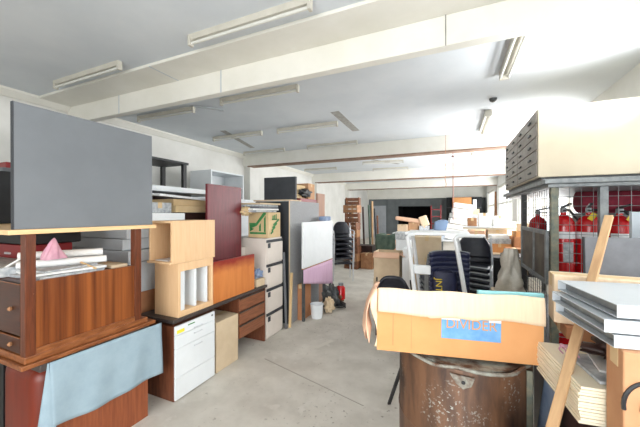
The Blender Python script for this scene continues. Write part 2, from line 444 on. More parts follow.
batten('batten light left of the bare strip on the ceiling', -2.45, 4.94, 0)
batten('batten light against second beam, at its left end', -4.4, 6.42, 0)
batten('batten light against second beam, toward its middle', -2.54, 6.42, 0)
batten('batten light in third bay, higher and nearer of two', -1.95, 9.2, 8)
batten('batten light in third bay, lower and farther of two', -2.0, 10.7, 2)
batten('batten light in third bay beside the left wall', -4.3, 9.8, 2)
batten('twin tube fitting running lengthwise beside big beam', .545, 3.36, 90, 1.25, 2, 'lengthwise twin tube fittings')
batten('twin tube fitting running lengthwise above the plan chest', .525, 5.98, 90, 1.25, 2, 'lengthwise twin tube fittings')
batten('twin tube fitting running lengthwise behind the second beam', .46, 8.2, 90, 1.25, 2, 'lengthwise twin tube fittings')
single('light_strip', B().box(0, .42, -.03, .03, -.012, 0).box(.36, .44, -.035, .035, -.022, -.012), 'whitepaint', 'loose white cover strip dangling beside a batten light', 'cover strip', (-3.56, 3.38, CEIL), 0, rot=(0, R(6), R(28)))
single('ceiling_rose', B().lathe([(0, 0), (.05, 0), (.045, -.03), (.02, -.05), (0, -.05)], 16), 'steel_dark', 'small dark ceiling rose between two lengthwise fittings', 'ceiling fitting', (.53, 4.85, CEIL), smooth='auto')
single('conduit_pipe', B().tube([(0, 0, 0), (0, 0, 1.42)], .009, 8), mat('red_brown_pipe', (150, 96, 84), None, .6), 'thin reddish pipe hanging from the second beam', 'pipe', (.02, 6.85, 1.5))
b = B()
b.tube([(0, 0, 0), (0, 0, -.45)], .004, 6)
for k in range(4, 9): b.tube([(.0, 0, -.12*k), (.012*(-1)**k, 0, -.12*k-.06), (0, 0, -.12*k-.12)], .006, 6)
single('pull_cord', b, 'cardbrown', 'knotted pull cord hanging left of the thin pipe', 'cord', (-.12, 6.70, CEIL))
b = B().tube([(-.01, 0, 0), (-.08, 0, -.07), (-.02, 0, -.12)], .008, 6).tube([(0, 0, 0), (.1, 0, -.06), (.05, 0, -.12)], .008, 6).tube([(0, 0, .0), (0, 0, -.04)], .03, 8)
single('hanging_bracket', b, 'steel_dark', 'small dark bracket hanging in the third bay', 'bracket', (.02, 9.2, CEIL))

# ------------------------------------------------------------------ LEFT FOREGROUND: lower desk, teak cabinet, grey tabletop
XF = -2.25
t = thing('desk', 'orange-brown desk with rounded red end under the teak cabinet', 'desk', (-3.1, 1.4, 0))
obj('desktop', B().box(-1.2, .86, -.44, .27, .70, .745), 'darktop', t, .006)
obj('side_panel', B().box(.80, .83, -.08, .275, 0, .70).box(.80, .83, -.36, -.08, 0, .70), 'panelwood', t, .002)
obj('pedestal', B().box(.34, .79, -.43, -.1, 0, .69), 'redwood', t, .09, True, 6)
obj('front_panel', B().box(-1.1, .335, -.41, -.39, 0, .695), 'black', t)
obj('back_panel', B().box(-1.1, .79, .22, .25, .1, .70), 'teak', t)
obj('leg', B().box(-1.1, -1.0, -.38, -.28, 0, .70), 'black', t)
t = thing('timber_cabinet', 'dark teak cabinet with striped side panel and open top', 'cabinet', (-3.2, 1.26, .747))
w0, w1 = -1.05, .955
obj('plinth', B().box(w0, w1+.01, -.385, .46, 0, .028).box(w0, w1-.005, -.365, .40, .028, .07), 'teak_edge', t, .006)
for x, y in ((w1-.055, -.365), (w1-.055, .29), (w0, -.365), (w0, .29)):
    obj('post', B().box(x, x+.052, y, y+.052, .07, .782), 'teak', t, .003)
b = B().prism([(w1-.03, -.313, .07), (w1-.03, .29, .07), (w1-.03, .29, .50), (w1-.03, -.313, .503)], (.018, 0, 0)); obj('side_panel', b, 'veneer', t)
obj('rail', B().box(w1-.014, w1-.002, -.313, .29, .07, .105), 'teak_edge', t, .003)
obj('shelf', B().box(w0+.05, w1-.03, -.36, .33, .47, .49), 'teak', t)
obj('back_panel', B().box(w0+.05, w1-.05, .318, .33, .07, .49), 'teak', t)
for z0, z1 in ((.078, .175), (.183, .49)):
    d = obj('drawer', B().box(w0+.06, w1-.062, -.362, -.34, z0, z1), 'teak_front', t, .004)
    obj('knob', B().lathe([(0, 0), (.012, .002), (.014, .012), (.006, .02), (0, .02)], 10).box(-.001, .001, -.001, .001, 0, .001), 'brown2', d).matrix_local = Matrix.Translation((w1-.16, -.362, (z0+z1)/2)) @ Euler((R(90), 0, 0)).to_matrix().to_4x4()
    obj('drawer_edge', B().box(w0+.06, w1-.062, -.366, -.345, z1-.005, z1), 'teak_edge', d)
slab('beech_board', -4.25, -2.235, .82, 1.725, 1.53, 1.558, 'beech_edge', 'beech edged board lying across the teak cabinet posts', 'board')
t = thing('tabletop', 'big grey laminate tabletop standing on edge on the beech board', 'tabletop', (-2.262, 1.275, 1.559), 0, rot=(0, R(-.5), 0))
obj('panel', B().box(-.014, .012, -.425, .425, 0, .725), 'grey', t, .002)
obj('edging', B().box(-.015, .0125, -.429, -.425, 0, .725), 'charcoal', t)
carton(-4.2, -3.66, 1.28, 1.7, 1.56, 2.03, 'black', 'black box on the beech board, left of the grey tabletop', name='storage_box', cat='box')
slab('grey_case', -4.2, -3.76, 1.34, 1.6, 2.032, 2.075, 'greyboard', 'flat grey case on top of the black box', 'case', bevel=.006)
slab('red_box', -4.1, -3.86, 1.4, 1.56, 2.077, 2.14, 'darkred', 'small red box topmost on the grey case', 'box', bevel=.004)

# blue cloth caught under the cabinet and hanging down the desk side
def cloth_fn(u, v):     # u along Y, v down
    y = 1.0 + .76*u
    drop = .385 + .045*u + .018*math.sin(u*5)
    z = .748 - .01*u - v*drop
    return (XF + .026 + .008*math.sin(u*19 + v*2)*v + .014*v, y - .0*v + .05*v*max(0, .12-u), z)
t = thing('cloth', 'pale blue cloth hanging over the side of the desk', 'cloth', (0, 0, 0))
obj('hanging', B().grid(cloth_fn, 40, 16, .003), 'clothblue', t, smooth=True)
def flap_fn(u, v):
    x = -2.225 - u*(.03 + .0*v); w = .015 + .10*v
    return (-2.222 - w*(u)*.8 + .006*math.sin(u*9)*v, .99 + .004 + w*.55*(1-u)*.0 + .05*v*(1-u) - .03*v*u, .745 - v*.52)
obj('fold', B().grid(flap_fn, 10, 16, .003), 'clothblue', t, smooth=True)

# goods inside the teak cabinet
def roll(name, p, q, r, m, label, cat, group=None):
    p, q = Vector(p), Vector(q); o = single(name, B().tube([(0, 0, 0), q-p], r, 16), m, label, cat, p, 0, group, smooth='auto'); return o
sz = 1.239
for k, (x0, x1, y0, y1, a, h, m) in enumerate(((-2.75, -2.31, .97, 1.36, 4, .018, 'paper_grey'), (-2.72, -2.33, .99, 1.40, -5, .015, 'paper'), (-2.7, -2.36, 1.0, 1.34, 9, .012, 'paper_grey'))):
    slab('paper_stack', x0, x1, y0, y1, sz, sz+h, m, ('bottom', 'middle', 'top')[k] + ' sheaf of papers in the teak cabinet opening', 'papers', 'sheaves of paper in the cabinet', bevel=.003, rz=a); sz += h+.001
roll('foam_roll', (-2.62, 1.0, 1.31), (-2.4, 1.43, 1.31), .026, 'paper', 'lower white padded roll lying on the papers', 'roll', 'white rolls on the papers')
roll('foam_roll', (-2.70, 1.04, 1.358), (-2.46, 1.44, 1.358), .027, 'paper', 'upper white padded roll lying on the papers', 'roll', 'white rolls on the papers')
def pinkfn(u, v):
    a = u*2*math.pi; r = (.085*v**.8 + .004)*(1 + .22*math.sin(3*a + 4*v) + .12*math.sin(7*a))
    return (r*math.cos(a)*.8, r*math.sin(a)*1.0 + .015*(1-v), .15*(1-v) - .0)
single('crumpled_cloth', B().grid(pinkfn, 36, 10, .0), 'pink', 'crumpled pink cloth heaped on white rolls in the cabinet', 'cloth', (-2.5, 1.14, 1.34), smooth=True).scale = (.75, .72, .95)
roll('stick', (-2.52, 1.28, 1.315), (-2.30, 1.30, 1.262), .007, 'pine', 'short pale stick poking out over the striped panel', 'stick')
slab('wooden_board', -2.85, -2.32, 1.42, 1.54, 1.239, 1.262, 'cardtan', 'tan board lying at the far end of cabinet shelf', 'board')
t = thing('metal_drawer_box', 'dark red drawer box on papers, left in the teak cabinet', 'drawer box', (-3.1, 1.28, 1.305))
obj('body', B().box(-.28, .2, -.12, .18, 0, .105), 'darkred', t, .005); obj('handle', B().box(-.1, -.02, -.13, -.12, .03, .045), 'chrome', t)
slab('magazine_pile', -3.4, -2.6, .95, 1.38, 1.239, 1.303, 'paper_grey', 'grey pile of papers under the dark red drawer box', 'papers', bevel=.008, rz=-6)
roll('lath', (-2.74, .93, 1.25), (-2.54, .99, 1.36), .006, 'paper', 'thin white lath leaning behind the front post', 'lath')
slab('black_case', -3.45, -2.85, 1.15, 1.5, 1.415, 1.5, 'black', 'black case on the dark red drawer box', 'case', bevel=.01)
# seen through the opening, standing behind the cabinet
slab('storage_cupboard', -4.6, -3.9, 1.75, 2.24, 0, 1.62, 'darkwood', 'dark brown cupboard standing behind the teak cabinet', 'cupboard')
slab('steel_cupboard', -5.2, -4.63, 1.8, 2.4, 0, 1.9, mat('grey_green_steel', (112, 116, 110), (128, 132, 126), .5, scale=3), 'grey green steel cupboard by the wall, seen through cabinet opening', 'cupboard')
for k, (z0, z1, x1) in enumerate(((.9, 1.19, -2.72), (1.195, 1.30, -2.70), (1.305, 1.41, -2.78), (1.415, 1.5, -2.72))):
    slab('steel_box', -3.7, x1, 1.8, 2.25, z0, z1, mat('blue_grey_steel', (204, 209, 214), (214, 219, 223), .4, scale=3) if k == 0 else bpy.data.materials['blue_grey_steel'],
         ('lowest', 'second', 'third', 'topmost')[k] + ' pale blue grey box stacked behind the teak cabinet', 'box', 'pale boxes behind the cabinet', bevel=.006)
slab('timber_stand', -3.7, -2.72, 1.8, 2.25, 0, .898, 'cardbrown', 'brown stand under the pale blue grey boxes', 'stand')

# ------------------------------------------------------------------ LEFT, SECOND ROW: office desk
t = thing('office_desk', 'brown office desk with white drawer unit and dark top', 'desk', (-2.6, 2.45, 0))
obj('desktop', B().box(-.035, .41, -.60, .835, .695, .727), 'darktop', t, .004)
pd = obj('pedestal', B().box(-.02, .375, -.57, -.09, .0, .66), 'walnut', t, .003)
for k, (z0, z1) in enumerate(((.575, .66), (.46, .572), (.205, .457), (.012, .202))):
    d = obj('drawer', B().box(.376, .395, -.565, -.092, z0, z1), 'white', pd if False else t, .003)
    d['label'] = 'white drawer front'
    if k in (1, 2) or k == 0:
        zz = z1-.035 if k else z0+.015
        obj('handle', B().tube([(.395, -.36, zz), (.409, -.36, zz), (.409, -.27, zz), (.395, -.27, zz)], .004, 6), 'chrome', d, smooth='auto')
    if k == 0:
        obj('lock', B().tube([(.395, -.13, .63), (.399, -.13, .63)], .009, 10), 'steel_dark', d)
        obj('sticker', B().box(.3955, .3962, -.55, -.47, .592, .622), 'yellowsticker', d); obj('sticker', B().box(.3955, .3962, -.43, -.35, .628, .638), 'green', d)
        obj('sticker', B().box(.3955, .3962, -.45, -.38, .585, .60), 'white_label', d)
obj('modesty_panel', B().box(-.03, -.015, -.09, .8, .12, .695), 'walnut', t)
obj('end_panel', B().box(-.03, .385, .80, .825, 0, .695), 'walnut', t, .002)
obj('pedestal', B().box(-.012, .365, .31, .80, .21, .69), 'walnut', t, .003)
for k in range(3):
    z0 = .22 + k*.155
    d = obj('drawer', B().box(.366, .386, .315, .797, z0, z0+.145), 'walnut_h', t, .003)
    obj('drawer_pull', B().box(.380, .390, .315, .797, z0+.130, z0+.145), 'darktop', d)
carton(-2.58, -2.22, 2.40, 2.74, 0, .52, 'cardtan', 'tall tan carton in the kneehole of the brown desk', rz=-1)
t = thing('bookcase', 'small beech bookcase with white dividers on the brown desk', 'bookcase', (-2.355, 2.125, .728))
obj('frame', B().box(-.15, .15, -.21, -.185, 0, .48).box(-.15, .15, .185, .21, 0, .48).box(-.15, .15, -.185, .185, .405, .48).box(-.15, .15, -.185, .185, 0, .05).box(-.15, -.14, -.185, .185, .05, .405), 'beech', t, .002)
for y, w in ((-.165, .05), (-.0, .022), (.14, .022)):
    obj('divider', B().box(-.13, .13, y-.01, y-.01+w, .05, .405), 'white', t)
t = thing('beech_cabinet', 'open beech cabinet box standing on the small bookcase', 'cabinet', (-2.345, 2.11, 1.210))
obj('carcass', B().box(.12, .14, -.26, .25, .02, .355).box(-.15, -.13, -.26, .25, .02, .355).box(-.15, .14, -.26, .25, .355, .375).box(-.15, .14, -.28, .25, 0, .02).box(-.13, .12, .235, .25, .02, .355), 'beech', t, .002)
slab('paper_sheet', -2.43, -2.27, 1.86, 2.12, 1.231, 1.237, 'paper', 'white paper lying inside the open beech cabinet', 'papers')
slab('veneer_board', -2.245, -2.215, 2.345, 3.04, .728, 1.155, 'orange', 'orange veneered board with red reflection painted along top standing on desk', 'board', rz=0)
slab('mahogany_board', -2.53, -2.50, 2.56, 3.15, .728, 1.985, 'mahog', 'tall mahogany red board standing behind the orange board', 'board')
t = thing('shelving_unit', 'grey steel shelving behind the beech cabinet, piled with goods', 'shelving', (-3.35, 2.55, 0))
for x in (-.7, .46):
    for y in (-.28, .56): obj('post', B().box(x, x+.04, y, y+.04, 0, 1.56), 'steel_dark', t)
for z in (.2, .85, 1.54): obj('shelf', B().box(-.7, .7, -.28, .6, z, z+.022), 'steel_dark', t)
slab('white_tray', -3.1, -2.66, 1.97, 2.4, 1.563, 1.655, 'white', 'white tray on the shelving just above the beech cabinet', 'tray', bevel=.008)
carton(-3.1, -2.76, 2.03, 2.31, 1.657, 1.765, 'paper_grey', 'small printed grey carton on the white tray', tape='x')
slab('tray_support', -3.3, -2.8, 2.44, 3.1, 1.563, 1.66, 'darkwood', 'dark tray beneath the long yellow carton', 'tray')
carton(-3.15, -2.73, 2.34, 3.1, 1.662, 1.735, 'cardyellow', 'lower long yellow carton on the shelving pile', tape='x', group='yellow cartons on the shelving')
carton(-3.2, -2.77, 2.36, 3.05, 1.737, 1.81, 'cardyellow', 'upper long yellow carton on the shelving pile', tape='x', group='yellow cartons on the shelving', rz=-2)
slab('white_board', -3.22, -2.72, 2.2, 2.8, 1.835, 1.86, 'white', 'short white board tilted on the yellow cartons', 'board', rot=(R(-3), R(4), R(-8)))
slab('crate', -3.9, -3.32, 2.05, 3.1, 1.563, 1.90, 'darkwood', 'dark crate on the shelving behind the yellow cartons', 'crate')
slab('white_board', -4.0, -3.0, 2.1, 3.5, 1.905, 1.965, 'white', 'long white board on top of the shelving pile', 'board', rz=0)
for k, (y0, y1, h) in enumerate(((3.5, 4.35, 1.93), (4.4, 5.6, 1.93), (5.65, 6.6, 1.7))):
    c = thing('wardrobe', ('white wardrobe under the black table frame', 'white wardrobe under the white cubby shelf', 'white wardrobe beside the wall pilaster')[k], 'wardrobe', (-4.4, (y0+y1)/2, 0), 0, 'white wardrobes by the left wall')
    obj('carcass', B().box(-.7, .6, -(y1-y0)/2, (y1-y0)/2, 0, h), 'white', c, .004)
    for s in (-1, 1):
        d = obj('door', B().box(.6, .618, min(0, s*(y1-y0)/2)+.005, max(0, s*(y1-y0)/2)-.005, .06, h-.02), 'white', c, .002); obj('handle', B().box(.618, .636, s*.04-.006, s*.04+.006, 1, 1.12), 'chrome', d)
t = thing('black_table', 'black table standing on the white boards beside the wall', 'table', (-4.62, 3.45, 1.97))
obj('tabletop', B().box(-.45, .22, -1.3, .6, .56, .60), 'black', t, .004)
for x, y in ((-.4, -1.25), (.14, -1.25), (-.4, .5), (.14, .5)): obj('leg', B().box(x, x+.06, y, y+.07, -.03, .56), 'black', t)
t = thing('cubby_shelf', 'white open cubby shelf on top of the wardrobe', 'shelf unit', (-4.5, 5.0, 1.932))
obj('carcass', B().box(-.35, .2, -.5, -.47, 0, .58).box(-.35, .2, .47, .5, 0, .58).box(-.35, .2, -.47, .47, .55, .58).box(-.35, .2, -.47, .47, 0, .03).box(-.35, -.33, -.47, .47, .03, .55).box(-.33, .18, -.47, .47, .27, .29), 'white', t, .002)

# ------------------------------------------------------------------ filing cabinet and what stands on it
t = thing('filing_cabinet', 'cream four drawer filing cabinet beside the brown desk', 'filing cabinet', (-2.52, 3.495, 0))
obj('body', B().box(-.31, .30, -.2, .2, 0, 1.32), 'filing', t, .004)
for k in range(4):
    z0 = .03 + k*.322
    d = obj('drawer', B().box(.301, .318, -.192, .192, z0, z0+.265), 'filing', t, .004)
    obj('handle', B().box(.301, .312, -.192, .192, z0+.27, z0+.305), 'charcoal', d)
    obj('latch', B().box(.318, .326, -.18, -.13, z0+.20, z0+.262), 'charcoal', d)
t = carton(-2.565, -2.235, 3.38, 3.68, 1.322, 1.665, 'cardyellow', 'carton with green printing on top of the filing cabinet', name='printed_carton')
g = B()   # green leaf-like print on two faces
g.prism([(-.13, -.1605, .05), (.13, -.1605, .05), (.13, -.1605, .075), (-.13, -.1605, .075)], (0, -.001, 0))
g.prism([(-.13, -.1605, .12), (-.02, -.1605, .16), (.13, -.1605, .32), (.13, -.1605, .34), (.09, -.1605, .34), (-.03, -.1605, .20), (-.14, -.1605, .2)], (0, -.001, 0))
g.prism([(-.13, -.1605, .08), (-.06, -.1605, .12), (-.13, -.1605, .14)], (0, -.001, 0)).prism([(.10, -.1605, .08), (.125, -.1605, .08), (.125, -.1605, .3), (.10, -.1605, .26)], (0, -.001, 0))
g.prism([(.02, -.1605, .09), (.05, -.1605, .09), (.05, -.1605, .2), (.02, -.1605, .16)], (0, -.001, 0))
for k in range(4): g.box(.1705, .1715, -.11+.02*k, -.04+.05*k, .06+.045*k, .085+.045*k, rot=(R(28), 0, 0))
g.box(.1705, .1715, -.06, -.04, .24, .30).box(.1705, .1715, -.02, .0, .25, .31).box(.1705, .1715, .02, .04, .24, .32).box(.1705, .1715, -.08, .06, .24, .255)
obj('green_print', g, 'green', t)
for k in range(5):
    slab('flat_panel', -2.75+.03*k, -2.3, 3.15+.04*k, 3.70+.02*k, 1.668+k*.026, 1.69+k*.026, ('paper_grey', 'paper', 'greyboard', 'paper_grey', 'cardtan')[k], ('lowest', 'second', 'middle', 'fourth', 'topmost')[k] + ' flat panel in the stack on the green printed carton', 'panel', 'flat panels on the printed carton', rz=(4, -6, 3, 8, -3)[k])
def wad(u, v):
    a = u*2*math.pi; p = v*math.pi; r = .1*(1 + .25*math.sin(5*a+3*p) + .2*math.sin(3*a-6*p))
    return (r*math.sin(p)*math.cos(a), r*math.sin(p)*math.sin(a), .6*r*math.cos(p) + .075)
single('paper_wad', B().grid(wad, 24, 14), 'cardyellow', 'crumpled brown paper hanging beside the green printed carton', 'paper', (-2.47, 3.2, 1.62), smooth=True).scale = (.7, .7, .8)
slab('box_under_wad', -2.85, -2.54, 3.12, 3.29, .728, 1.2, 'filing', 'pale box on the desk behind the mahogany board', 'box'); bpy.data.objects['box_under_wad'].name = 'storage_box'
slab('book_stack', -2.34, -2.22, 3.10, 3.27, .728, .82, 'cardtan', 'small beige box at the end of the brown desk', 'box', bevel=.004); bpy.data.objects['book_stack'].name = 'beige_box'
single('crumpled_bag', B().grid(wad, 20, 12), 'denim', 'pale blue crumpled bag on the beige box', 'bag', (-2.31, 3.22, .80), smooth=True).scale = (.6, .8, .9)
# grey cupboard with screens and things on it
t = thing('grey_cupboard', 'tall grey cupboard with charcoal front beside the filing cabinet', 'cupboard', (-2.5, 4.42, 0))
obj('carcass', B().box(-.3, .30, -.53, .53, 0, 1.84), 'greyscreen', t, .003)
obj('door', B().box(-.3, .295, -.552, -.532, .02, 1.83), 'charcoal', t, .002)
obj('edging', B().box(.296, .304, -.553, -.53, 0, 1.84), 'cardtan', t)
single('batten', B().box(-.012, .012, -.02, .02, 0, .78), 'pine', 'pale timber batten leaning on the charcoal cupboard front', 'batten', (-2.15, 3.80, 0), rot=(R(-6), R(-1), 0))
single('batten', B().box(-.008, .008, -.02, .02, 0, 1.1), 'greyboard', 'grey strip leaning behind the pale timber batten', 'batten', (-2.17, 3.735, 0), rot=(R(2), R(-1), 0))
slab('pale_board', -2.9, -2.22, 3.95, 4.3, 1.842, 1.862, 'cardlight', 'pale board under the black panel on the grey cupboard', 'board')
slab('black_board', -2.80, -2.24, 4.12, 4.17, 1.864, 2.23, 'charcoal', 'black panel standing upright on the grey cupboard', 'panel', rz=4)
carton(-2.62, -2.3, 4.3, 4.6, 1.90, 2.12, 'cardyellow', 'yellowish carton behind the black panel on cupboard', tape='x')
slab('dark_red_board', -2.7, -2.24, 4.31, 4.94, 1.842, 1.898, 'darkred', 'dark red board lying on the grey cupboard', 'board')
carton(-2.6, -2.26, 4.64, 4.9, 1.90, 2.17, 'card', 'brown carton at the far end of the grey cupboard', tape='x')
single('black_bag', B().grid(wad, 20, 12), 'black', 'black plastic bag lying beside the carton on cupboard', 'bag', (-2.27, 4.55, 1.92), smooth=True).scale = (.45, 2.0, 1.0)
single('plank', B().box(-.015, .015, -.17, .17, 0, 2.02), mat('pink_brown_ply', (156, 118, 98), (172, 134, 112), .6, scale=5, stretch=(8, 8, .8)), 'pinkish brown plank standing behind the white tabletop', 'plank', (-2.26, 5.16, 0), rot=(0, R(0), 0))
# white tabletop over the lilac cloth
t = thing('folded_table', 'white tabletop on its side with brown edge', 'table', (-2.0, 4.5, 0))
obj('tabletop', B().box(-.02, .012, -.58, .58, .84, 1.52), 'white', t, .002)
obj('edging', B().box(-.022, .014, -.58, .58, .825, .84), 'brown2', t)
for y in (-.4, .4): obj('leg', B().box(-.10, -.06, y-.02, y+.02, 0, 1.4), 'steel_dark', t)
obj('brace', B().box(-.10, -.02, -.4, .4, .9, .93), 'steel_dark', t)
def lil(u, v):
    y = 3.93 + 1.16*u; zb = .62 - .25*u
    return (-1.995 + .006*math.sin(u*40)*v, y, .823 - v*(.823-zb))
single('cloth', B().grid(lil, 60, 6, .003), 'lilac', 'lilac pink cloth hanging beneath the white tabletop', 'cloth', smooth=True)
for o in (carton(-2.195, -2.105, 4.12, 4.42, 0, .55, 'cardbrown', 'brown carton under the lilac cloth'),): pass
t = thing('bucket', 'white bucket on the floor below the lilac cloth', 'bucket', (-1.96, 4.33, 0))
obj('body', B().lathe([(0, 0), (.085, 0), (.105, .22), (.11, .22), (.1, .215), (.08, .01), (0, .01)], 20), 'white', t, smooth='auto'); obj('handle', B().tube([(.105*math.cos(a), .105*math.sin(a)*.3, .2-.09*abs(math.sin(a))) for a in [k*math.pi/8 for k in range(9)]], .004, 6), 'steel', t)
for k, (x, y, z, sc, m, lb) in enumerate(((-1.93, 4.85, .06, 1.3, 'steel_dark', 'dark grey metal scrap heap below the lilac cloth'), (-1.9, 5.1, .05, 1.0, 'brown', 'brown scrap lump beside the red tin'), (-1.88, 4.65, .03, .8, 'cardtan', 'tan scrap lump near the white bucket'))):
    single('scrap_heap', B().grid(wad, 20, 12), m, lb, 'scrap', (x, y, -.01), smooth=False).scale = (sc, sc, sc*2.2)
t = thing('red_tin', 'red tin can on the scrap below the white tabletop', 'tin', (-1.84, 5.12, .11))
obj('body', B().lathe([(0, 0), (.08, 0), (.08, .2), (.05, .24), (0, .24)], 16), 'red', t, smooth='auto'); obj('lid', B().lathe([(0, .24), (.045, .24), (.045, .28), (0, .28)], 12), 'steel', t)
single('cable_coil', B().tube([(.1*math.cos(a), .1*math.sin(a), .015 + .004*a) for a in [k*.4 for k in range(48)]], .011, 6), 'black', 'coiled black cable on the floor near red tin', 'cable', (-1.8, 4.95, 0))
slab('blue_bundle', -2.12, -1.98, 4.75, 5.0, 1.522, 1.60, 'denim', 'pale blue bundle on top of the white tabletop', 'bundle', bevel=.02)

# ------------------------------------------------------------------ stacks of chairs
def stacker(name, label, pad, frame, loc, rz, group, arms=False, pipe=None, square=False):
    t = thing(name, label, 'chair', loc, rz, group)
    def seatfn(u, v):
        return (-.22 + .44*u, -.21 + .42*v, .45 + .018*math.cos((u-.5)*3) - .02*math.cos((v-.5)*3.0))
    obj('seat', B().grid(seatfn, 10, 10, .05), pad, t, smooth=True)
    def backfn(u, v):
        x = (u-.5)*.44; w = 1 if square else 1 - .16*max(0, v-.5)**2*4
        return (x*w, .19 + .10*v - .05*(1-(2*u-1)**2) + .05, .54 + .30*v - (.02 if square else .10)*v*(2*u-1)**4)
    obj('backrest', B().grid(backfn, 12, 10, .03), pad, t, smooth=True)
    if pipe:
        obj('piping', B().tube([seatfn(k/10, 0) for k in range(11)], .008, 6), pipe, t, smooth='auto')
    if square: obj('back_piping', B().tube([backfn(k/10, 1) for k in range(11)], .008, 6), pipe, t, smooth='auto')
    for s in (-1, 1):
        obj('leg', B().tube([(s*.24, -.2, 0), (s*.235, -.19, .43), (s*.225, -.15, .445)], .011, 8), frame, t, smooth='auto')
        obj('leg', B().tube([(s*.24, .22, 0), (s*.235, .2, .44), (s*.232, .22, .55), (s*.215, .29, .80)], .011, 8), frame, t, smooth='auto')
        obj('side_rail', B().tube([(s*.235, -.19, .43), (s*.235, .2, .44)], .010, 8), frame, t, smooth='auto')
        if arms: obj('arm', B().tube([(s*.236, -.17, .44), (s*.25, -.16, .62), (s*.25, .1, .64), (s*.232, .24, .62)], .011, 8), frame, t, smooth='auto')
    return t
ORD = ('lowest', 'second', 'third', 'fourth', 'fifth', 'sixth', 'seventh', 'eighth', 'ninth')
def chair_stack(base, loc, n, dx, dy, dz, what, group):
    for k in range(1, n):
        dup(base, (loc[0]+dx*k, loc[1]+dy*k, loc[2]+dz*k), None, ('topmost ' if k == n-1 else ORD[k]+' ') + what, group)
bp = (-2.52, 7.1, 0)
c0 = stacker('stacking_chair', 'lowest black chair with chrome arms stacked past the white tabletop', 'blackpad', 'chrome', bp, 28, 'black chairs with chrome arms', True)
chair_stack(c0, bp, 6, .012, -.02, .12, 'black chair with chrome arms stacked past the white tabletop', 'black chairs with chrome arms')
bp = (.24, 4.5, 0)
c0 = stacker('stacking_chair', 'lowest black chair in the stack behind the big carton', 'blackpad', 'whitepaint', bp, -8, 'black chairs behind the big carton', pipe='paper_grey')
chair_stack(c0, bp, 8, 0, -.0, .072, 'black chair in the stack behind the big carton', 'black chairs behind the big carton')
bp = (-.12, 4.0, 0)
c0 = stacker('stacking_chair', 'lowest navy chair in the stack inside white table legs', 'navypad', 'steel', bp, 196, 'navy chairs between white table legs', pipe='steel', square=True)
chair_stack(c0, bp, 8, .0, .0, .055, 'navy chair in the stack inside white table legs', 'navy chairs between white table legs')
bp = (-.70, 4.25, 0)
stacker('side_chair', 'single black chair whose back shows above the torn carton end', 'blackpad', 'black', bp, 180, None)

# ------------------------------------------------------------------ far left: brown timber stack, poles, tarpaulin
zz = 0
for k in range(9):
    h = (.22, .25, .2, .26, .24, .22, .28, .24, .22)[k]
    s = random.uniform(-.03, .03); w = .41 if k not in (7,) else .45
    t = thing('timber_crate', ('lowest', 'second', 'third', 'fourth', 'fifth', 'sixth', 'seventh', 'eighth', 'topmost')[k] + ' brown timber crate in the tall stack by the left wall', 'crate', (-2.74+s, 8.7, zz), random.uniform(-9, 9), 'brown timber crates')
    b = B()
    for q in range(2): b.box(-w/2, w/2, -.17, -.155, .01+q*h*.5, h*.5*q+h*.42)
    for q in range(2): b.box(-w/2, w/2, .155, .17, .01+q*h*.5, h*.5*q+h*.42)
    b.box(-w/2, -w/2+.015, -.155, .155, .01, h-.01).box(w/2-.015, w/2, -.155, .155, .01, h-.01)
    obj('slats', b, ('brown', 'brown2', 'brown')[k % 3], t); obj('base', B().box(-w/2, w/2, -.17, .17, 0, .012), 'brown', t)
    for x in (-w/2+.02, w/2-.02): obj('corner_post', B().box(x-.015, x+.015, -.152, -.125, .012, h-.002), 'brown2', t)
    zz += h
slab('tall_plank', -3.02, -2.97, 8.75, 8.95, 0, 2.1, 'steel_dark', 'grey plank standing left of the brown crate stack', 'plank')
for k in range(10):
    x = -3.35 + .12*k; y = 10.2 + random.uniform(-.4, .4); L = random.uniform(1.5, 2.15)
    m, cn = (('darkwood', 'dark'), ('greentarp', 'green'), ('pineold', 'pale'), ('brown', 'brown'), ('charcoal', 'black'))[k % 5]
    single('pole', B().tube([(0, 0, 0), (random.uniform(-.12, .04), random.uniform(-.1, .1), L)], .034, 8), m, '%s pole, %s from the left, leaning beyond the brown crates' % (cn, ('first', 'second', 'third', 'fourth', 'fifth', 'sixth', 'seventh', 'eighth', 'ninth', 'last')[k]), 'pole', (x, y, 0), 0, 'leaning poles', smooth='auto')
slab('wooden_chest', -2.95, -2.3, 9.3, 9.9, 0, .62, 'darkwood', 'dark chest on the floor in front of leaning poles', 'chest', bevel=.01)
carton(-2.5, -2.15, 8.7, 9.0, 0, .46, 'brown2', 'brown box at the foot of the crate stack', name='brown_box', cat='box')
slab('equipment_crate', -2.1, -1.55, 9.0, 9.6, 0, 1.0, 'brown2', 'brown crate under the green tarpaulin', 'crate')
def tarp(u, v):
    x = -2.12 + .6*u; 
    if v < .4: return (x, 9.0 + .5*(1-v/.4), 1.012 + .02*math.sin(9*u))
    q = (v-.4)/.6; return (x + .01*math.sin(q*9), 8.985 - .03*abs(math.sin(u*11))*q - .0, 1.012 - q*(.5 + .15*math.sin(u*4)))
single('tarpaulin', B().grid(tarp, 24, 20, .004), 'greentarp', 'dark green tarpaulin draped over the brown crate', 'tarpaulin', smooth=True)

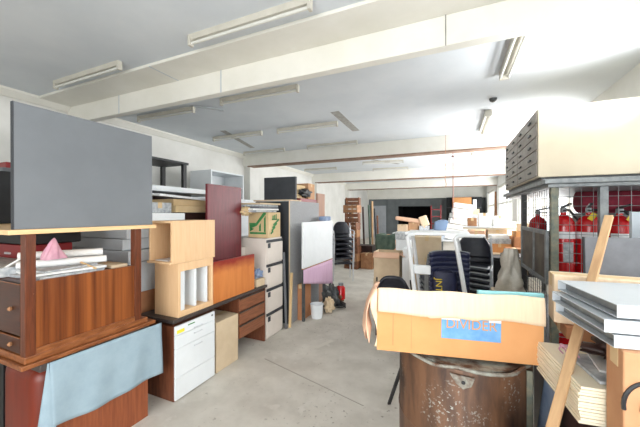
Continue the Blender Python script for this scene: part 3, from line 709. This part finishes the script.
# ------------------------------------------------------------------ middle: cartons, white table, far heaps
carton(-1.27, -.80, 5.2, 5.6, 0, .52, 'cardtan', 'lower tan carton of the stack on open floor', rz=2)
carton(-1.26, -.82, 5.22, 5.6, .522, .98, 'cardtan', 'upper open tan carton with pinkish flaps on open floor', rz=0, open_=True, flapm='cardpink')
slab('white_cabinet', -.77, -.59, 5.3, 5.6, 0, 1.05, 'white', 'white cabinet standing right of the open tan carton', 'cabinet')
slab('foam_block', -.77, -.65, 5.2, 5.28, 0, .9, 'white', 'white foam block beside the open tan carton', 'foam')
z = 0
for k in range(4):
    h = (.34, .33, .32, .31)[k]
    carton(-.545, -.15, 4.75, 5.1, z, z+h-.002, 'cardtan', ('lowest', 'second', 'third', 'topmost')[k] + ' tan carton in the stack behind white table legs', rz=(0, 2, -1, 1)[k], group='tan cartons behind white table'); z += h
# white folding table on its own stand of crates (top bar and rounded legs)
t = thing('white_table', 'white metal table with rounded slanting tube legs', 'table', (-.22, 3.6, .0))
obj('tabletop', B().box(-.28, .40, -.02, .5, 1.405, 1.435), 'whitegloss', t, .004)
def leg(xt, sl, y): return B().tube([(xt+sl*1.4, y, 0), (xt+sl*.5, y, .9), (xt+sl*.1, y, 1.3), (xt, y, 1.375), (xt+.03, y, 1.405), (xt+.08, y, 1.415)], .024, 10)
for xt, sl, y in ((-.25, .125, -.04), (.25, .16, -.04), (-.25, .125, .45), (.27, .16, .45)):
    obj('leg', leg(xt, sl, y), 'whitegloss', t, smooth='auto')
obj('rail', B().tube([(.30, -.04, 1.412), (.52, -.04, 1.412)], .018, 8), 'whitegloss', t, smooth='auto')
obj('crossbar', B().box(-.20, .0, -.02, .04, .96, 1.06), 'whitegloss', t, .01)
# navy sports bag slung on the navy chairs
t = thing('bag', 'tall navy bag with yellow lettering before the navy chairs', 'bag', (-.075, 3.62, .0))
def bagfn(u, v):
    a = u*2*math.pi; r = 1 + .04*math.sin(4*a)
    return (.14*math.copysign(abs(math.cos(a))**.6, math.cos(a))*r*(1-.12*v), .07*math.copysign(abs(math.sin(a))**.8, math.sin(a))*r*(1 - .25*v*v), 1.0*v)
obj('body', B().grid(bagfn, 28, 12), 'navypad', t, smooth=True)
obj('strap', B().tube([(-.1, 0, .98), (-.05, 0, 1.03), (.05, 0, 1.03), (.1, 0, .98)], .008, 6), 'navypad', t)
text_mesh('JNT', .095, 'yellow', t, (-.06, -.074, .86), (R(86), R(90), 0))
p, q = Vector((-.50, 2.62, 0)), Vector((-.21, 2.14, .93))
o = single('black_strut', B().box(-.013, .013, -.008, .008, 0, (q-p).length), 'black', 'thin black strut leaning behind the rusty drum', 'strut', p, bevel=.002)
o.rotation_euler = (q-p).to_track_quat('Z', 'Y').to_euler()

# tables with heaps along the windows (far right)
def trestle(x0, x1, y0, y1, h, m, label):
    t = thing('trestle_table', label, 'table', ((x0+x1)/2, (y0+y1)/2, 0), 0, 'tables along the windows'); w, d = (x1-x0)/2, (y1-y0)/2
    obj('tabletop', B().box(-w, w, -d, d, h-.035, h), m, t, .004)
    for sx in (-1, 1):
        for sy in (-1, 1): obj('leg', B().box(sx*(w-.05)-.02, sx*(w-.05)+.02, sy*(d-.05)-.02, sy*(d-.05)+.02, 0, h-.035), 'steel', t)
trestle(.22, 1.5, 6.3, 7.6, .92, 'cardtan', 'near table by the windows heaped with cartons')
trestle(-.3, 1.5, 7.9, 9.3, 1.0, 'white', 'white table piled with slanted white boxes')
trestle(-1.9, -.6, 10.6, 11.8, .98, 'white', 'white table beyond the cartons heaped with papers')
t3 = [(.25, .60, 6.4, 6.75, .17, 'cardlight', 'pale carton at the left end of near window table'), (.62, 1.0, 6.45, 6.8, .16, 'cardorange', 'orange carton on the near window table'), (1.02, 1.42, 6.4, 6.9, .3, 'cardbrown', 'brown carton at the right end of near window table'),
      (.3, .62, 6.9, 7.3, .36, 'cardpink', 'pinkish carton at the back of near window table'), (.66, 1.0, 6.95, 7.3, .40, 'cardtan', 'tan carton at the back of near window table')]
for x0, x1, y0, y1, h, m, lb in t3: carton(x0, x1, y0, y1, .922, .922+h, m, lb, rz=random.uniform(-4, 4))
carton(.27, .58, 6.42, 6.72, 1.094, 1.24, 'white', 'white and green carton on the pale carton', name='printed_carton')
obj('print', B().box(-.1, .06, -.1515, -.1505, .03, .11), 'green', bpy.data.objects['printed_carton.001'])
slab('plank', .22, 1.22, 6.95, 7.2, 1.325, 1.36, 'cream', 'cream plank lying over cartons on the near window table', 'plank', rz=3)
slab('plank', .24, 1.2, 6.9, 7.25, 1.362, 1.385, 'white', 'white plank on the cream plank by the windows', 'plank', rz=-2)
carton(.5, .72, 7.0, 7.2, 1.387, 1.66, 'paper', 'white box standing left on the white plank', name='white_box', cat='box', group='white boxes on the plank')
carton(.76, .98, 7.0, 7.2, 1.387, 1.6, 'paper', 'white box standing right on the white plank', name='white_box', cat='box', group='white boxes on the plank', rz=8)
carton(.3, .47, 6.98, 7.2, 1.387, 1.56, 'brown2', 'small brown box standing on the white plank', cat='box', name='brown_box')
zz = 1.002
for k in range(7):
    w = .52 - .02*k; off = .034*k
    slab('white_carton', -.18+off, .28+off, 8.1, 8.6, zz, zz+.118, 'paper', ORD[k].replace('seventh', 'topmost') + ' flat white carton in the slanted pile by the windows', 'box', 'slanted pile of white cartons', rot=(0, R(9), R(random.uniform(-9, 9))), bevel=.006)
    zz += .128
carton(.45, .9, 8.1, 8.6, 1.002, 1.3, 'cardpink', 'pinkish carton right of the slanted white pile'); carton(.95, 1.4, 8.1, 8.6, 1.002, 1.45, 'cardlight', 'pale carton at the right end of the white table')
carton(.45, .85, 8.12, 8.5, 1.302, 1.62, 'paper_grey', 'grey printed box on the pinkish carton', cat='box', name='grey_box')
for k, (x, y, h, m, lb) in enumerate(((-1.75, 10.8, .28, 'cardlight', 'pale carton on the left of far white table'), (-1.4, 10.9, .36, 'card', 'brown carton on the far white table'), (-1.05, 10.8, .24, 'paper_grey', 'grey box on the right of far white table'))):
    carton(x, x+.33, y, y+.4, .982, .982+h, m, lb, rz=6*k-6)
single('foam_mattress', B().box(-.45, .45, -.15, .15, 0, .14), 'cardpink', 'peach rolled foam lying over far cartons', 'foam', (-1.42, 10.98, 1.36), rot=(0, R(8), R(6)), bevel=.04)
single('cushion', B().box(-.14, .14, -.05, .05, 0, .36), 'cardlight', 'pale cushion leaning at the right of far white table', 'cushion', (-.82, 10.86, 1.22), rot=(0, R(-20), 0), bevel=.04)
carton(-1.72, -1.42, 9.9, 10.3, 0, 1.0, 'brown2', 'tall brown carton right of the green tarpaulin')
slab('box_stack_base', -1.38, -1.02, 8.2, 8.6, 0, .95, 'white', 'white cupboard behind the open tan carton', 'cupboard'); bpy.data.objects['box_stack_base'].name = 'white_cupboard'
slab('grey_case', -1.4, -1.0, 8.2, 8.6, .952, 1.15, 'paper_grey', 'grey printed case on the white cupboard', 'case', bevel=.01)
t = thing('step_ladder', 'small red step ladder against the grey back panelling', 'ladder', (-.62, 13.6, 0))
for s in (-1, 1): obj('rail', B().box(s*.19-.02, s*.19+.02, -.02, .02, 0, 2.0), 'darkred', t)
for k in range(6): obj('step', B().box(-.17, .17, -.05, .05, .3+.3*k, .34+.3*k), 'darkred', t)
t = thing('plastic_chair', 'blue grey plastic chair upturned on the white table', 'chair', (-.32, 9.0, 1.0), 200)
def pcb(u, v): return ((u-.5)*.44, .18 + .08*v, .42 + .05 + .0*v - .0 + .0*u if False else .20 + .28*v - .06*(2*u-1)**2*v)
obj('backrest', B().grid(pcb, 10, 8, .02), 'bluechair', t, smooth=True); obj('seat', B().box(-.21, .21, -.2, .2, .17, .2), 'bluechair', t, .01)
for sx in (-1, 1):
    for sy in (-1, 1): obj('leg', B().box(sx*.18-.015, sx*.18+.015, sy*.17-.015, sy*.17+.015, 0, .17), 'bluechair', t)
for x, y, w, d, h, m, lb in ((1.05, 6.42, .34, .3, .1, 'cardorange', 'flat orange carton on the brown carton by the near window'), (.63, 6.47, .36, .28, .09, 'paper_grey', 'flat printed box on the orange carton'),):
    carton(x, x+w, y, y+d, 1.224 if x > 1 else 1.084, (1.224 if x > 1 else 1.084)+h, m, lb, rz=4, tape='x')
slab('paper_bundle', .66, .96, 6.5, 6.75, 1.176, 1.25, 'paper', 'bundle of white papers on the flat printed box', 'papers', rz=9, bevel=.01)
carton(1.1, 1.4, 6.45, 6.7, 1.33, 1.47, 'cardlight', 'small pale carton topmost by the near window', rz=-8)
carton(1.02, 1.3, 7.0, 7.3, .922, 1.2, 'cardtan', 'tan box at the back right of near window table')
t = thing('rack', 'steel rack shelf standing in front of near window table', 'rack', (1.12, 6.0, 0))
for x in (-.32, .32):
    for y in (-.18, .18): obj('post', B().box(x-.012, x+.012, y-.012, y+.012, 0, .95), 'steel', t)
for z in (.3, .62, .93): obj('shelf', B().box(-.33, .33, -.19, .19, z, z+.02), 'steel', t)
carton(.84, 1.1, 5.86, 6.12, .951, 1.06, 'cardbrown', 'left brown carton on top of the steel rack')
carton(1.13, 1.4, 5.86, 6.12, .951, 1.09, 'cardpink', 'right pinkish carton on top of the steel rack')
carton(.84, 1.15, 5.86, 6.12, .641, .85, 'cardtan', 'tan carton on the middle shelf of the steel rack')
carton(1.18, 1.4, 5.86, 6.12, .641, .80, 'white', 'white carton on the middle shelf of the steel rack')
# at the back right corner
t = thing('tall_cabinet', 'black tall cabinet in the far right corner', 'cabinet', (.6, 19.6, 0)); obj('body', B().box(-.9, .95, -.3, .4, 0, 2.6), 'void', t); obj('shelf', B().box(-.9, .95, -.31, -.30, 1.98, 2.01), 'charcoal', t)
slab('plywood_sheet', .02, 1.02, 19.2, 19.27, 1.9, 2.58, 'cardorange', 'orange plywood sheet high in the far right corner', 'plywood', bevel=0)
slab('plywood_stand', .05, 1.0, 18.8, 19.27, 0, 1.898, 'cardtan', 'tan crate below the orange plywood sheet', 'crate')
slab('white_file', 1.1, 1.28, 19.2, 19.28, 1.9, 2.45, 'white', 'white board right of the orange plywood sheet', 'board'); slab('file_stand', 1.06, 1.4, 18.9, 19.28, 0, 1.898, 'cardtan', 'tan crate below the small white board', 'crate')
b = B().prism([(0, 0, 0), (.0, .5, 0), (.0, .42, .5), (.0, .3, 1.2), (.0, .2, 1.2), (.0, .06, .5)], (.06, 0, 0))
single('brown_coat', b, 'brown2', 'brown coat-like cloth hanging between the far windows', 'coat', (1.789, 15.5, 1.45), bevel=.02)

# ------------------------------------------------------------------ black bin, hanging plastic, beside the cage
t = thing('wheelie_bin', 'black bin standing left of the cage', 'bin', (.70, 5.75, 0))
obj('body', B().prism([(-.16, -.18, 0), (.16, -.18, 0), (.2, -.18, .9), (-.2, -.18, .9)], (0, .4, 0)), 'black', t, .01); obj('lid', B().box(-.21, .21, -.2, .24, .9, .94), 'black', t, .015)
def plas(u, v):
    a = u*2*math.pi; r = (.045 + .075*v**1.2)*(1 + .28*math.sin(4*a + 7*v) + .16*math.sin(9*a - 5*v) + .12*math.sin(11*v))
    return (r*math.cos(a), .6*r*math.sin(a), .44*(1-v))
single('plastic_sack', B().grid(plas, 30, 14), 'plasticbag', 'cloudy plastic sack slumped against the cage corner', 'sack', (.53, 3.5, .86), smooth=True)
slab('sack_stand', .38, .68, 3.35, 3.7, 0, .86, 'cardtan', 'tan crate under the cloudy plastic sack', 'crate')

# ------------------------------------------------------------------ steel cage with extinguishers, plan chest on top
CX0, CX1, CY0, CY1 = .79, 1.78, 3.2, 5.4
t = thing('steel_cage', 'grey steel mesh cage holding the fire extinguishers', 'cage', (0, 0, 0))
for x, y, m in ((CX0, CY0, 'greenpost'), (1.12, CY0, 'steel'), (CX1-.06, CY0, 'steel'), (CX0, 4.4, 'steel_dark'), (CX1-.06, CY1-.06, 'steel_dark')):
    obj('post', B().box(x, x+.055, y, y+.055, 0, 1.875), m, t, .003)
obj('top_tray', B().box(CX0-.06, CX1+.02, CY0-.06, CY1+.02, 1.905, 1.945).box(CX0-.03, CX1, CY0-.03, CY1, 1.875, 1.905), 'steel', t, .004)
obj('floor_plate', B().box(CX0, CX1, CY0, CY1, .42, .45), 'steel_dark', t)
obj('shelf', B().box(CX0+.06, CX1-.06, CY0+.06, CY1-.06, 1.02, 1.05), 'steel_dark', t)
def mesh_panel(axis, a0, a1, c, z0, z1, step):
    b = B(); r = .0022
    n = int((a1-a0)/step)
    for k in range(n+1):
        a = a0 + (a1-a0)*k/n
        b.tube([(a, c, z0), (a, c, z1)] if axis == 'x' else [(c, a, z0), (c, a, z1)], r, 4)
    n = int((z1-z0)/step)
    for k in range(n+1):
        zq = z0 + (z1-z0)*k/n
        b.tube([(a0, c, zq), (a1, c, zq)] if axis == 'x' else [(c, a0, zq), (c, a1, zq)], r, 4)
    return b
obj('mesh_panel', mesh_panel('x', CX0+.055, CX1-.06, CY0+.02, .5, 1.875, .078), 'steel', t)
obj('mesh_panel', mesh_panel('y', CY0+.055, 4.4, CX0+.02, .5, 1.875, .078), 'steel_dark', t)
d = obj('gate', B().box(CX0-.03, CX0-.005, 3.24, 3.29, 1.02, 1.5).box(CX0-.03, CX0-.005, 4.25, 4.3, 1.02, 1.5).box(CX0-.03, CX0-.005, 3.29, 4.25, 1.46, 1.5).box(CX0-.03, CX0-.005, 3.29, 4.25, 1.02, 1.06).box(CX0-.03, CX0-.005, 3.68, 3.72, 1.06, 1.46), 'steel', t, .003)
obj('gate_plate', B().box(CX0-.018, CX0-.012, 3.29, 4.25, 1.06, 1.46), mat('dusty_plate', (86, 76, 68), (112, 102, 90), .6, .2, scale=7), d)

def extinguisher(label, loc, rz, h=.6, r=.085, band=True, tagm=None):
    t = thing('fire_extinguisher', label, 'fire extinguisher', loc, rz, 'fire extinguishers in the cage')
    k = h/.6
    obj('cylinder', B().lathe([(0, 0), (r, 0), (r, .46*k), (r*.93, .505*k), (r*.72, .54*k), (r*.35, .56*k), (.022, .57*k), (.022, .59*k), (0, .59*k)], 24), 'red', t, smooth='auto')
    if band:
        b = B(); n = 14
        for zb0, zb1 in ((.36*k, .42*k),):
            pr = [(r+.001)*1.0]; a0, a1 = R(200), R(340)
            for q in range(n):
                A0, A1 = a0+(a1-a0)*q/n, a0+(a1-a0)*(q+1)/n
                b.prism([((r+.0003)*math.cos(A), (r+.0003)*math.sin(A), z) for A, z in ((A0, zb0), (A1, zb0), (A1, zb1), (A0, zb1))], ((0.0012)*math.cos((A0+A1)/2), .0012*math.sin((A0+A1)/2), 0))
        obj('label_band', b, 'white_label', t)
        b = B()
        for q in range(6):
            A0, A1 = R(245)+R(9)*q, R(245)+R(9)*(q+1)
            b.prism([((r+.0003)*math.cos(A), (r+.0003)*math.sin(A), z) for A, z in ((A0, .16*k), (A1, .16*k), (A1, .33*k), (A0, .33*k))], (.0012*math.cos((A0+A1)/2), .0012*math.sin((A0+A1)/2), 0))
        obj('instruction_label', b, 'paper_grey', t)
    obj('valve', B().box(-.02, .02, -.02, .02, .585*k, .63*k), 'steel', t, .004)
    obj('handle', B().box(-.012, .012, -.12, .02, .63*k, .645*k, rot=(R(-12), 0, 0), about=(0, 0, .64*k)).box(-.012, .012, -.10, .02, .60*k, .612*k), 'black', t, .003)
    obj('hose', B().tube([(.0, .02, .61*k), (.06, .03, .61*k), (r+.03, .0, .52*k), (r+.018, -.02, .3*k), (r+.018, -.02, .12*k)], .011, 8), 'black', t, smooth='auto')
    if tagm: obj('tag', B().box(-.01, .03, -.10, -.094, .52*k, .585*k, rot=(R(-10), R(35), 0)), tagm, t)
    return t
extinguisher('red extinguisher behind the cage corner post, white band', (.935, 3.42, 1.052), 10, .62, .085)
extinguisher('fat red extinguisher with yellow tag in middle of cage', (1.125, 3.44, 1.052), -10, .62, .096, tagm='yellow')
extinguisher('red extinguisher behind the timber stick, yellow tag', (1.335, 3.44, 1.052), 15, .61, .096, tagm='yellow')
extinguisher('red extinguisher at the right end of cage', (1.56, 3.46, 1.052), 0, .6, .09)
extinguisher('dusty red extinguisher deeper in cage behind its gate', (.90, 4.15, 1.052), 60, .6, .085, band=False)
extinguisher('lower red extinguisher on the cage floor, left', (.93, 3.36, .452), -20, .52, .08)
extinguisher('lower red extinguisher on the cage floor, middle', (1.13, 3.36, .452), 30, .52, .08)
extinguisher('lower red extinguisher on the cage floor, right', (1.34, 3.36, .452), 5, .52, .08)
t = thing('fabric_roll', 'crimson fabric roll lying high inside the cage', 'roll', (1.2, 3.95, 1.655))
obj('roll', B().tube([(0, 0, .115), (.3, .02, .12), (.52, .02, .118)], .112, 20), 'crimson', t, smooth='auto')
obj('end_sheet', B().box(.02, .5, -.06, .06, 0.0, .012), 'crimson', t, .004)
slab('roll_stand', 1.2, 1.72, 3.8, 4.1, 1.052, 1.654, 'steel_dark', 'dark case inside the cage under the crimson roll', 'case')

t = thing('plan_chest', 'cream steel plan chest with drawers on top of the cage', 'plan chest', (1.31, 4.66, 1.947))
PX0, PX1, PY0, PY1 = -.51, .53, -.98, .98
obj('body', B().box(PX0, PX1, PY0, PY1, .07, .77), mat('plan_cream', (206, 193, 168), (214, 202, 178), .5, scale=2), t, .004)
obj('plinth', B().box(PX0+.03, PX1, PY0+.02, PY1-.02, 0, .07), 'steel_dark', t)
for k in range(5):
    for s in (0, 1):
        y0 = PY0 + .02 + s*.965; z0 = .085 + k*.136
        d = obj('drawer', B().box(PX0-.014, PX0-.001, y0, y0+.95, z0, z0+.126), 'planface', t, .003)
        for yy in (.2, .7): obj('handle', B().box(PX0-.03, PX0-.014, y0+yy, y0+yy+.1, z0+.045, z0+.065), 'steel_dark', d, .003)

# ------------------------------------------------------------------ rusty copper drum with the big open carton
t = thing('copper_drum', 'rusty copper drum with corroded rim under the big carton', 'drum', (.045, 1.86, 0))
RD = .333
obj('body', B().lathe([(0, 0), (RD-.01, 0), (RD, .02), (RD, .12), (RD+.008, .13), (RD, .14), (RD, .55), (RD+.005, .56), (RD, .57), (RD-.002, .90), (RD-.008, .922)], 48), 'copper', t, smooth='auto')
b = B(); n = 72; ring = []
for k in range(n):     # battered rolled rim
    a = 2*math.pi*k/n; wob = .007*math.sin(5*a) + .005*math.sin(13*a + 1); ring.append(((RD-.004+wob)*math.cos(a), (RD-.004+wob)*math.sin(a), .925 + .005*math.sin(7*a)))
obj('rim', b.tube(ring, .0085, 8, closed=True), 'verdigris', t, smooth='auto')
obj('lid', B().lathe([(0, .918), (RD-.02, .918), (RD-.02, .928), (0, .934)], 40), 'verdigris', t, smooth='auto')
a0 = R(-76)
lug = B().prism([(-.055, -RD-.004, .91), (.05, -RD-.004, .905), (.035, -RD-.004, .865), (.0, -RD-.004, .848), (-.03, -RD-.004, .87)], (0, -.01, 0)).tube([(.002, -RD-.018, .882), (.002, -RD-.010, .882)], .013, 10)
obj('lug', lug, 'verdigris', t, .002)
obj('hole', B().tube([(.002, -RD-.020, .882), (.002, -RD-.018, .882)], .009, 10), 'black', t)
obj('strap', B().box(-.012, .012, -.006, .006, .02, .915), 'greenpost', t, .002).location = (RD*.86, -RD*.55, 0)
W, D, HB = .378, .17, .312
t = thing('open_carton', 'big open orange carton with blue print on the rusty drum', 'cardboard box', (-.019, 1.768, .950), 0, rot=(0, R(.6), R(12.3)))
th = .006; HR = .20
obj('body', B().box(-W, W, -D, D, 0, th).box(-W, W, -D, -D+th, th, HB).box(-W, W, D-th, D, th, HR).prism([(-W, -D+th, th), (-W, D-th, th), (-W, D-th, HR), (-W, -D+th, HB)], (th, 0, 0)).prism([(W-th, -D+th, th), (W-th, D-th, th), (W-th, D-th, HR), (W-th, -D+th, HB)], (th, 0, 0)), 'cardorange', t)
def front_flap(u, v):
    x = -W+.004 + (2*W-.006)*u
    return (x, -D-.004-.014*math.sin(v*math.pi*.55) - .003*math.sin(u*23)*v, HB+.006 + .003*math.sin(u*17) - v*(.116 + .008*u + .004*math.sin(u*7) + (.006 if .33 < u < .62 else 0)))
f = obj('flap', B().grid(front_flap, 60, 8, .005), 'cardlight', t, smooth=True); f['label'] = 'pale folded-over front flap'
def end_flap(u, v):
    y = -D - .02 + (2*D)*u
    return (-W-.004 - .085*math.sin(v*2.2)*(.5+.5*u) - .012*math.sin(u*9+v*3), y, HB+.008 - .30*u*(HB-HR) - v*(.27 - .08*math.sin(u*6.5)) + .012*math.sin(v*5+u*4))
obj('flap', B().grid(end_flap, 18, 8, .004), 'cardpink', t, smooth=True)['label'] = 'torn end flap bent outward'
def tornfn(u, v): return (-W - .035*u*(.5+.5*math.sin(v*6)), -D-.006-.008*math.sin(v*8), HB - .29*v)
obj('torn_edge', B().grid(tornfn, 4, 14, .003), 'cardlight', t, smooth=True)
pb = obj('printed_patch', B().box(-.068, .198, -D-.0012, -D-.0002, .09, .20), 'blueprint', t)
text_mesh('DIVIDER', .066, 'cardorange', pb, (.066, -D-.0014, .162), (R(90), 0, 0), sx=.94)
for x0, x1 in ((-.068, .015), (.145, .198)): obj('paper_scrap', B().box(x0, x1, -D-.0026, -D-.0016, .182, .198), 'paper', t)
obj('crease', B().box(-.30, -.297, -D-.0009, -D-.0002, .03, .19).box(-.21, -.2085, -D-.0009, -D-.0002, .02, .19), 'cardbrown', t)
single('foam_sheet', B().box(-.15, .14, -.012, .012, 0, .309), 'cyan', 'turquoise foam sheet standing inside the big open carton', 'foam', (.262, 1.715, .958), 12.3, bevel=.002)

# ------------------------------------------------------------------ right foreground pile
t = thing('timber_crate', 'dark timber crate under the stack of cream boards', 'crate', (.84, 1.62, 0))
obj('body', B().box(-.41, .6, -.47, .45, .02, .926), 'darkwood', t, .004); obj('base', B().box(-.38, .57, -.44, .42, 0, .02), 'darkwood', t)
# stack of thin cream boards
zz = .928
for k in range(12):
    dx = random.uniform(-.004, .004)
    slab('cream_board', .381+dx, .99+dx, 1.335, 1.715, zz, zz+.0096, 'sheet', ('lowest', 'second', 'third', 'fourth', 'fifth', 'sixth', 'seventh', 'eighth', 'ninth', 'tenth', 'eleventh', 'topmost')[k] + ' cream board, counted upward, in the stack beside the timber stick', 'board', 'stack of cream boards', bevel=.0015, rot=(0, 0, R(5.8+random.uniform(-.4, .4))))
    zz += .0108
ZT = zz
slab('white_paper', .45, .9, 1.37, 1.6, ZT+.001, ZT+.012, 'paper_grey', 'printed papers on the stack of cream boards', 'papers', rz=8)
slab('white_paper', .50, .9, 1.39, 1.58, ZT+.013, ZT+.022, 'paper', 'white sheets on the printed papers', 'papers', rz=-6)
single('dark_rag', B().grid(wad, 22, 12), 'darkwood', 'dark rag lying on papers under the white shelves', 'rag', (.63, 1.52, ZT+.016), smooth=True).scale = (1.4, .7, .6)
b = B()
for k in range(3): b.tube([(.03*math.cos(a+k), .02*math.sin(a+k)+.01*k, .004+.05*abs(math.sin(a*.5))) for a in [q*.5 for q in range(13)]], .003, 6)
single('string', b, 'pink', 'pink and white string looped on the cream boards', 'string', (.44, 1.53, ZT), 0)
carton(.475, 1.0, 1.66, 1.92, ZT+.03, ZT+.085, 'cardbrown', 'flat brown carton under the pale carton', tape='x', rz=-3)
t = carton(.435, .98, 1.69, 1.81, ZT+.088, 1.365, 'cardlight', 'pale carton between the big carton and white shelves', tape='x', rz=-4)
obj('label_sticker', B().box(-.12, -.06, -.0615, -.0605, .03, .075), 'white_label', t)
slab('paper_sheaf', .55, .98, 1.70, 1.96, ZT+.001, ZT+.028, 'paper_grey', 'papers under the flat brown carton', 'papers')
t = thing('grey_board', 'dark grey board leaning in front of the cage', 'board', (.99, 2.015, .93), 0, rot=(R(-3), 0, R(2)))
obj('panel', B().box(-.345, .4, -.012, .012, 0, .597), 'greyboard', t, .002); obj('edging', B().box(-.348, -.345, -.012, .012, 0, .597), 'charcoal', t)
slab('pale_board', .995, 1.25, 2.42, 2.45, .0, 1.66, mat('pale_blue_grey', (168, 176, 182), (180, 188, 194), .5), 'pale blue grey board standing behind the dark grey board', 'board')
# carton at the frame's lower right
t = carton(.47, 1.05, 1.19, 1.3, .928, 1.236, 'cardmid', 'brown carton with black printed marks under the white shelves', tape='x')
b = B().tube([(-.30+.07+.06*math.cos(a), -.0565, .15+.075*math.sin(a)) for a in [R(95+q*12) for q in range(9)]], .006, 6)
b.tube([(-.30+.11+.06*math.cos(a), -.0565, .14+.06*math.sin(a)) for a in [R(110+q*12) for q in range(7)]], .004, 6)
obj('printed_mark', b, 'black', t)
obj('crease', B().box(-.24, -.10, -.0562, -.0555, .19, .193, rot=(0, R(48), 0), about=(-.24, -.056, .19)), 'cardbrown', t)
# three white steel shelves with folded edges
def shelf_panel(label, loc, rz, rx=0, L=.9, Dp=.355, H=.040):
    t = thing('metal_shelf', label, 'shelf', loc, 0, 'white steel shelves', rot=(R(rx), 0, R(rz)))
    obj('tray', B().box(0, L, 0, Dp, H-.003, H).box(.0, L, 0, .003, 0, H-.003).box(.0, L, Dp-.003, Dp, 0, H-.003), 'whitepaint', t, .001)
    obj('web', B().box(.028, .031, .003, Dp-.003, .003, H-.003), 'steel', t)
    obj('lower_flange', B().box(0, .05, .003, Dp-.003, 0, .003).box(.04, L, .003, .02, 0, .003), 'whitepaint', t, .0005)
    return t
shelf_panel('lowest white steel shelf on the brown carton', (.455, 1.205, 1.238), 9)
shelf_panel('middle white steel shelf, pushed farther left', (.43, 1.20, 1.284), 7)
shelf_panel('topmost white steel shelf with ribbed top', (.462, 1.205, 1.331), 9)
# timber stick
p, q = Vector((.284, 1.216, .853)), Vector((.698, 1.898, 1.637))
d = (q-p); o = single('timber_stick', B().box(-.016, .016, -.009, .009, 0, d.length), 'pineold', 'long pine stick leaning diagonally between cream boards and cage', 'stick', p, bevel=.002)
o.rotation_euler = d.to_track_quat('Z', 'Y').to_euler()
slab('pale_box', .2, .42, 1.04, 1.3, 0, .847, 'pine', 'pale wooden box under the foot of the timber stick', 'box')
# denim hanging off the crate
def den(u, v):
    x = .43 - .03*v*(1-.4*u) - .012*math.sin(u*8)*v
    return (x - .02, 1.52 + .22*u + .05*v, .924 - .42*v - .05*math.sin(u*5)*v)
single('denim_jacket', B().grid(den, 20, 14, .006), 'denim', 'pale blue denim hanging beside the rusty drum', 'cloth', smooth=True)
